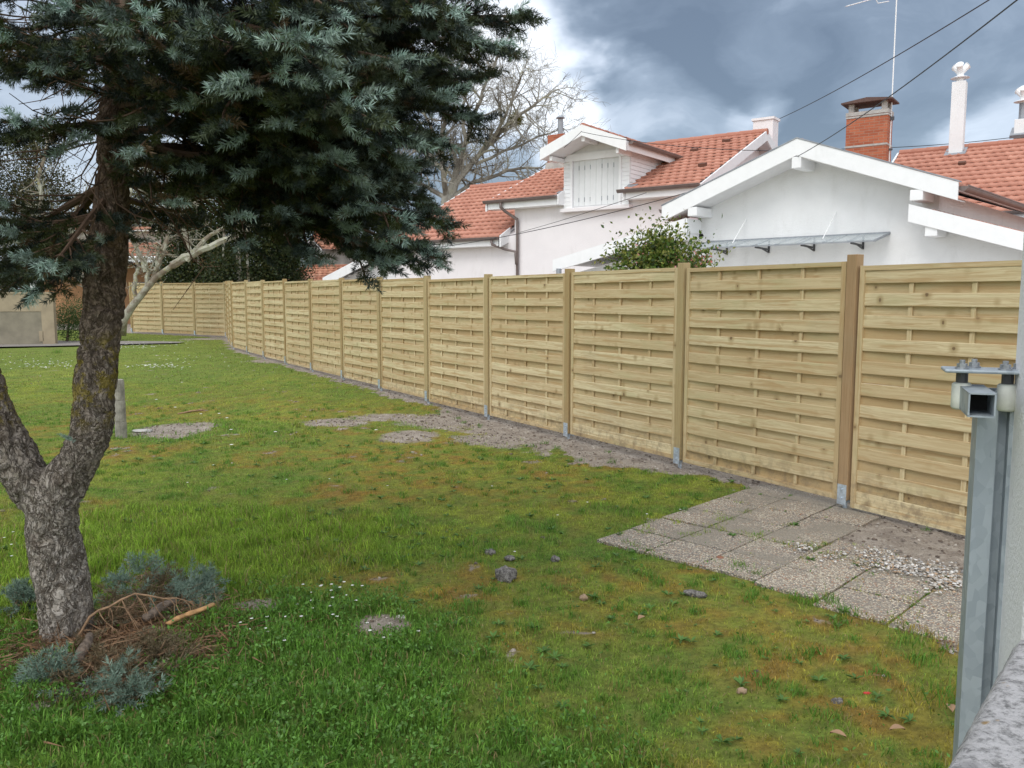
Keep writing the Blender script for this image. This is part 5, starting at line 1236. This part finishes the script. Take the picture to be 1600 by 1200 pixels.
for (n, y0, y1, hs, ws) in ((460000, 2.0, 8.5, 1.0, 1.25), (175000, 8.5, 15, 1.05, 2.3), (92000, 15, 32, 1.3, 4.2)):
    xx, yy = scatter(n, y0, y1); m = masks(xx, yy); ok = clear(xx, yy, m)
    # the lawn is thinner on mossy ground
    ok &= rng.uniform(0, 1, len(xx)) > .45 * m['moss'] + .35 * (m['n6'] < .3)
    xx, yy = xx[ok], yy[ok]; m = {k: v[ok] for k, v in m.items()}
    c = lawn_color(xx, yy, m); r1 = rng.uniform(0, 1, len(xx))
    c = c * rng.uniform(.5, 1.6, (len(xx), 1)); dry = (r1 < .07 + .16 * m['moss'])[:, None]; c = np.where(dry, np.array([[.36, .29, .13]]) * rng.uniform(.7, 1.2, (len(xx), 1)), c)
    cl_ = .55 + .9 * m['n6'] * m['n7'] + .35 * (m['n7'] > .62)
    h = (.013 + .011 * m['n3'] + .017 * m['n1'] * (1 - m['moss'] * .6) + .045 * m['tall'] + .026 * m['lush']) * rng.uniform(.5, 1.4, len(xx)) * hs * cl_
    h *= np.where(yy > 8, .9, 1); w = (.0023 + .0015 * m['lush'] + .0008 * m['tall']) * rng.uniform(.7, 1.5, len(xx)) * ws
    push(*blades(xx, yy, relief(xx, yy, m) - .003, h, w, c, .8))
# tufts of coarser grass
tx, ty = scatter(2400, 2.3, 12); tm = masks(tx, ty); tk = ((tm['dirt'] < .5) | (rng.uniform(0, 1, 2400) < .3)) & ~slab_mask(tx, ty, .03) & (rng.uniform(0, 1, 2400) < .35 + .9 * sst(.4, .7, tm['n4'])); tufts = list(zip(tx[tk], ty[tk], rng.uniform(.35, .95, tk.sum())))
for px, py, s in ((1158, 888, 1.3), (1290, 945, 1.5), (1180, 900, .9), (985, 852, 1.0), (1240, 935, 1.0), (1010, 862, .8), (860, 1065, 1.4), (1320, 960, 1.1), (1410, 1010, 1.2), (1490, 1100, 2.0), (1440, 1040, 1.2), (730, 955, 1.6), (830, 985, 1.4), (1260, 1030, 1), (90, 560, 2.5), (1360, 900, .5), (1240, 775, .6), (1410, 905, .5), (1290, 812, .5)):
    q = onground(px, py); tufts.append((q.x, q.y, s))
for cc_, r_ in SLABS:          # weeds rooted in the joints
    for _ in range(7):
        e_ = random.random(); o_ = SO + SA * (SS * (cc_ + (e_ if _ % 2 else 0))) + SB * (SS * (r_ + (0 if _ % 2 else e_)))
        if random.random() < .75: tufts.append((o_.x, o_.y, random.uniform(.12, .34)))
TX = []; TY_ = []; TS = []
for a, b, s in tufts:
    k = int(34 * s) + 4; TX.append(a + rng.normal(size=k) * .028 * s); TY_.append(b + rng.normal(size=k) * .028 * s); TS.append(np.full(k, s))
xx = np.concatenate(TX); yy = np.concatenate(TY_); ss = np.concatenate(TS); m = masks(xx, yy); ok = (m['f'] > .03) & (np.hypot(xx - bx_, yy - by_) > .15)
xx, yy, ss = xx[ok], yy[ok], ss[ok]; m = {k: v[ok] for k, v in m.items()}
push(*blades(xx, yy, relief(xx, yy, m), .055 * ss * rng.uniform(.6, 1.2, len(xx)), .0036 * rng.uniform(.7, 1.3, len(xx)), np.array([[.12, .25, .034]]) * rng.uniform(.65, 1.3, (len(xx), 1)), 1.1))
V = np.vstack(allV); F = np.vstack(allF); C = np.vstack(allC)
gr = fast_mesh('grass', V, F, M_GRASS, colors=C); tag(gr, 'short lawn grass with taller tufts and mossy patches', 'grass', kind='stuff')
# broad leaved weeds
xx, yy = scatter(90000, 2.2, 5.5); m = masks(xx, yy); ok = clear(xx, yy, m) & (rng.uniform(0, 1, len(xx)) < 1.3 * m['lush'] * sst(.25, .6, m['n7']) + .04); xx, yy = xx[ok], yy[ok]; m = {k: v[ok] for k, v in m.items()}
P_ = np.stack([xx, yy, relief(xx, yy, m) + rng.uniform(.01, .05, len(xx)) + .035 * m['lush'] * m['n3']], 1); D_ = rng.normal(size=P_.shape) + np.array([0, 0, .5])
v1, f1 = stamp(LTV, LTF, P_, D_, rng.uniform(0, 6.28, len(P_)), rng.uniform(.008, .017, len(P_)) * (.6 + 1.1 * m['n7'])); c1 = np.repeat(np.array([[.095, .215, .034]]) * rng.uniform(.6, 1.45, (len(P_), 1)), 4, 0)
rx, ry = scatter(900, 2.3, 9); k = 9; m = masks(rx, ry); ok = clear(rx, ry, m); rx, ry = rx[ok], ry[ok]; m = {q: v[ok] for q, v in m.items()}
P_ = np.repeat(np.stack([rx, ry, relief(rx, ry, m) + .008], 1), k, 0); an_ = rng.uniform(0, 6.28, len(P_)); D_ = np.stack([np.cos(an_), np.sin(an_), rng.uniform(.15, .7, len(P_))], 1)
d_, u_, w_ = frames(D_, np.zeros(len(D_))); tv = LTV * np.array([1, .55, 1.6])
v2, f2 = stamp(tv, LTF, P_, D_, np.zeros(len(P_)), np.repeat(rng.uniform(.016, .05, len(rx)), k)); c2 = np.repeat(np.array([[.095, .195, .04]]) * rng.uniform(.7, 1.35, (len(P_), 1)), 4, 0)
wd = fast_mesh('weeds', np.vstack([v1, v2]), np.vstack([f1, f2 + len(v1)]), M_LEAF, colors=np.vstack([c1, c2])); tag(wd, 'low broad leaved weeds and clover in the near lawn', 'weeds', kind='stuff')
# daisies
D = []
for px, py, sx, sy, n in ((205, 552, 40, 3, 55), (245, 580, 40, 4, 60), (90, 580, 60, 6, 45), (60, 575, 60, 8, 30), (235, 548, 60, 6, 30), (500, 965, 60, 30, 14), (520, 930, 60, 15, 8), (300, 570, 80, 8, 24), (350, 690, 200, 80, 16), (900, 800, 200, 60, 8), (20, 855, 30, 30, 5), (410, 1000, 60, 30, 8), (640, 1010, 60, 10, 4)):
    for _ in range(n):
        q = onground(px + random.gauss(0, sx * .6), py + random.gauss(0, sy * .6))
        if 2 < q.y < 30 and fdist(q.x, q.y) > .3: D.append((q.x, q.y, 1.0))
D = np.array(D); m = masks(D[:, 0], D[:, 1]); zz = relief(D[:, 0], D[:, 1], m) + .045
sz = np.where(D[:, 1] > 8, .020, .0085); tv = np.array([[math.cos(a) * 1.0, math.sin(a) * 1.0, 0] for a in np.linspace(0, 2 * np.pi, 8, endpoint=False)] + [[0, 0, .2]]); tf = np.array([[i, (i + 1) % 8, 8] for i in range(8)])
V = (np.stack([D[:, 0], D[:, 1], zz], 1)[:, None, :] + tv[None] * sz[:, None, None]).reshape(-1, 3); F = (tf[None] + (np.arange(len(D)) * 9)[:, None, None]).reshape(-1, 3)
tag(fast_mesh('daisies', V, F, simple('daisy_white', (.75, .75, .72), .7, vary=.05)), 'tiny white daisies dotted across the far lawn', 'flowers', kind='stuff')

# gravel and crumbs
def pebbles(name, pos, size, cols, label, cat):
    n = len(pos); ic = np.array([[1, 0, 0], [-1, 0, 0], [0, 1, 0], [0, -1, 0], [0, 0, 1], [0, 0, -1], [.6, .6, .5], [-.6, .6, .5], [.6, -.6, .5], [-.6, -.6, .5]], float)
    ft = np.array([[0, 6, 8], [1, 9, 7], [2, 7, 6], [3, 8, 9], [4, 6, 7], [4, 8, 6], [4, 7, 9], [4, 9, 8], [0, 2, 6], [0, 8, 3], [1, 7, 2], [1, 3, 9]])
    V = ic[None] * (1 + rng.normal(size=(n, 10, 1)) * .15) * rng.uniform(.6, 1.2, (n, 1, 3)) * size[:, None, None] * np.array([1, 1, .7]) + pos[:, None, :]
    F = (ft[None] + (np.arange(n) * 10)[:, None, None]).reshape(-1, 3); cc = np.array(cols)[rng.integers(0, len(cols), n)] * rng.uniform(.7, 1.15, (n, 1))
    o = fast_mesh(name, V.reshape(-1, 3), F, material(name + '_stone', b_col(.85, .3)), colors=np.repeat(cc, 10, 0)); tag(o, label, cat, kind='stuff')
pts = []
for px, py, sx, sy, n in ((1255, 858, 18, 6, 110), (1300, 875, 22, 6, 60), (1385, 885, 38, 12, 330), (1480, 910, 32, 14, 420), (1440, 895, 40, 10, 240), (1350, 870, 40, 8, 120)):
    for _ in range(n): q = onground(px + random.gauss(0, sx * .6), py + random.gauss(0, sy * .6)); pts.append((q.x, q.y, random.uniform(.015, .03)))
pts = np.array(pts); pebbles('gravel', pts, rng.uniform(.005, .0125, len(pts)), [(.55, .52, .47), (.42, .37, .31), (.62, .60, .57), (.38, .27, .18), (.26, .25, .24)], 'strip of pale pebbles between the slabs and the bare soil', 'gravel')
xx, yy = scatter(110000, 2.5, 16); m = masks(xx, yy); ok = (m['dirt'] > .45) & (m['f'] > -.3) & ~slab_mask(xx, yy, 0); xx, yy = xx[ok], yy[ok]; m = {k: v[ok] for k, v in m.items()}
pebbles('soil_crumbs', np.stack([xx, yy, relief(xx, yy, m)], 1), (.002 + .012 * rng.uniform(0, 1, len(xx))**2.5) * (1 + yy * .04), [(.20, .165, .14), (.13, .10, .08), (.30, .26, .22), (.42, .38, .33), (.17, .13, .10)], 'loose crumbs of soil and straw on the bare ground by the fence', 'soil')
# brown needle litter under the branch pile
n = 9000; cx, cy = g(200, 1005).x, g(190, 1010).y; P_ = np.stack([cx + rng.normal(size=n) * .27, cy + rng.normal(size=n) * .24, rng.uniform(.0, .05, n)], 1); D_ = rng.normal(size=(n, 3)) * np.array([1, 1, .25])
v_, f_ = stamp(np.array([[0, -.04, 0], [0, .04, 0], [1, 0, 0]]), np.array([[0, 1, 2]]), P_, D_, rng.uniform(0, 6, n), rng.uniform(.015, .11, n)); c_ = np.repeat(np.array([[.20, .115, .06]]) * rng.uniform(.5, 1.5, (n, 1)), 3, 0)
tag(fast_mesh('needle_litter', v_, f_, M_NEEDLE, colors=c_), 'brown fallen needles and twig scraps under the branch pile', 'litter', kind='stuff')
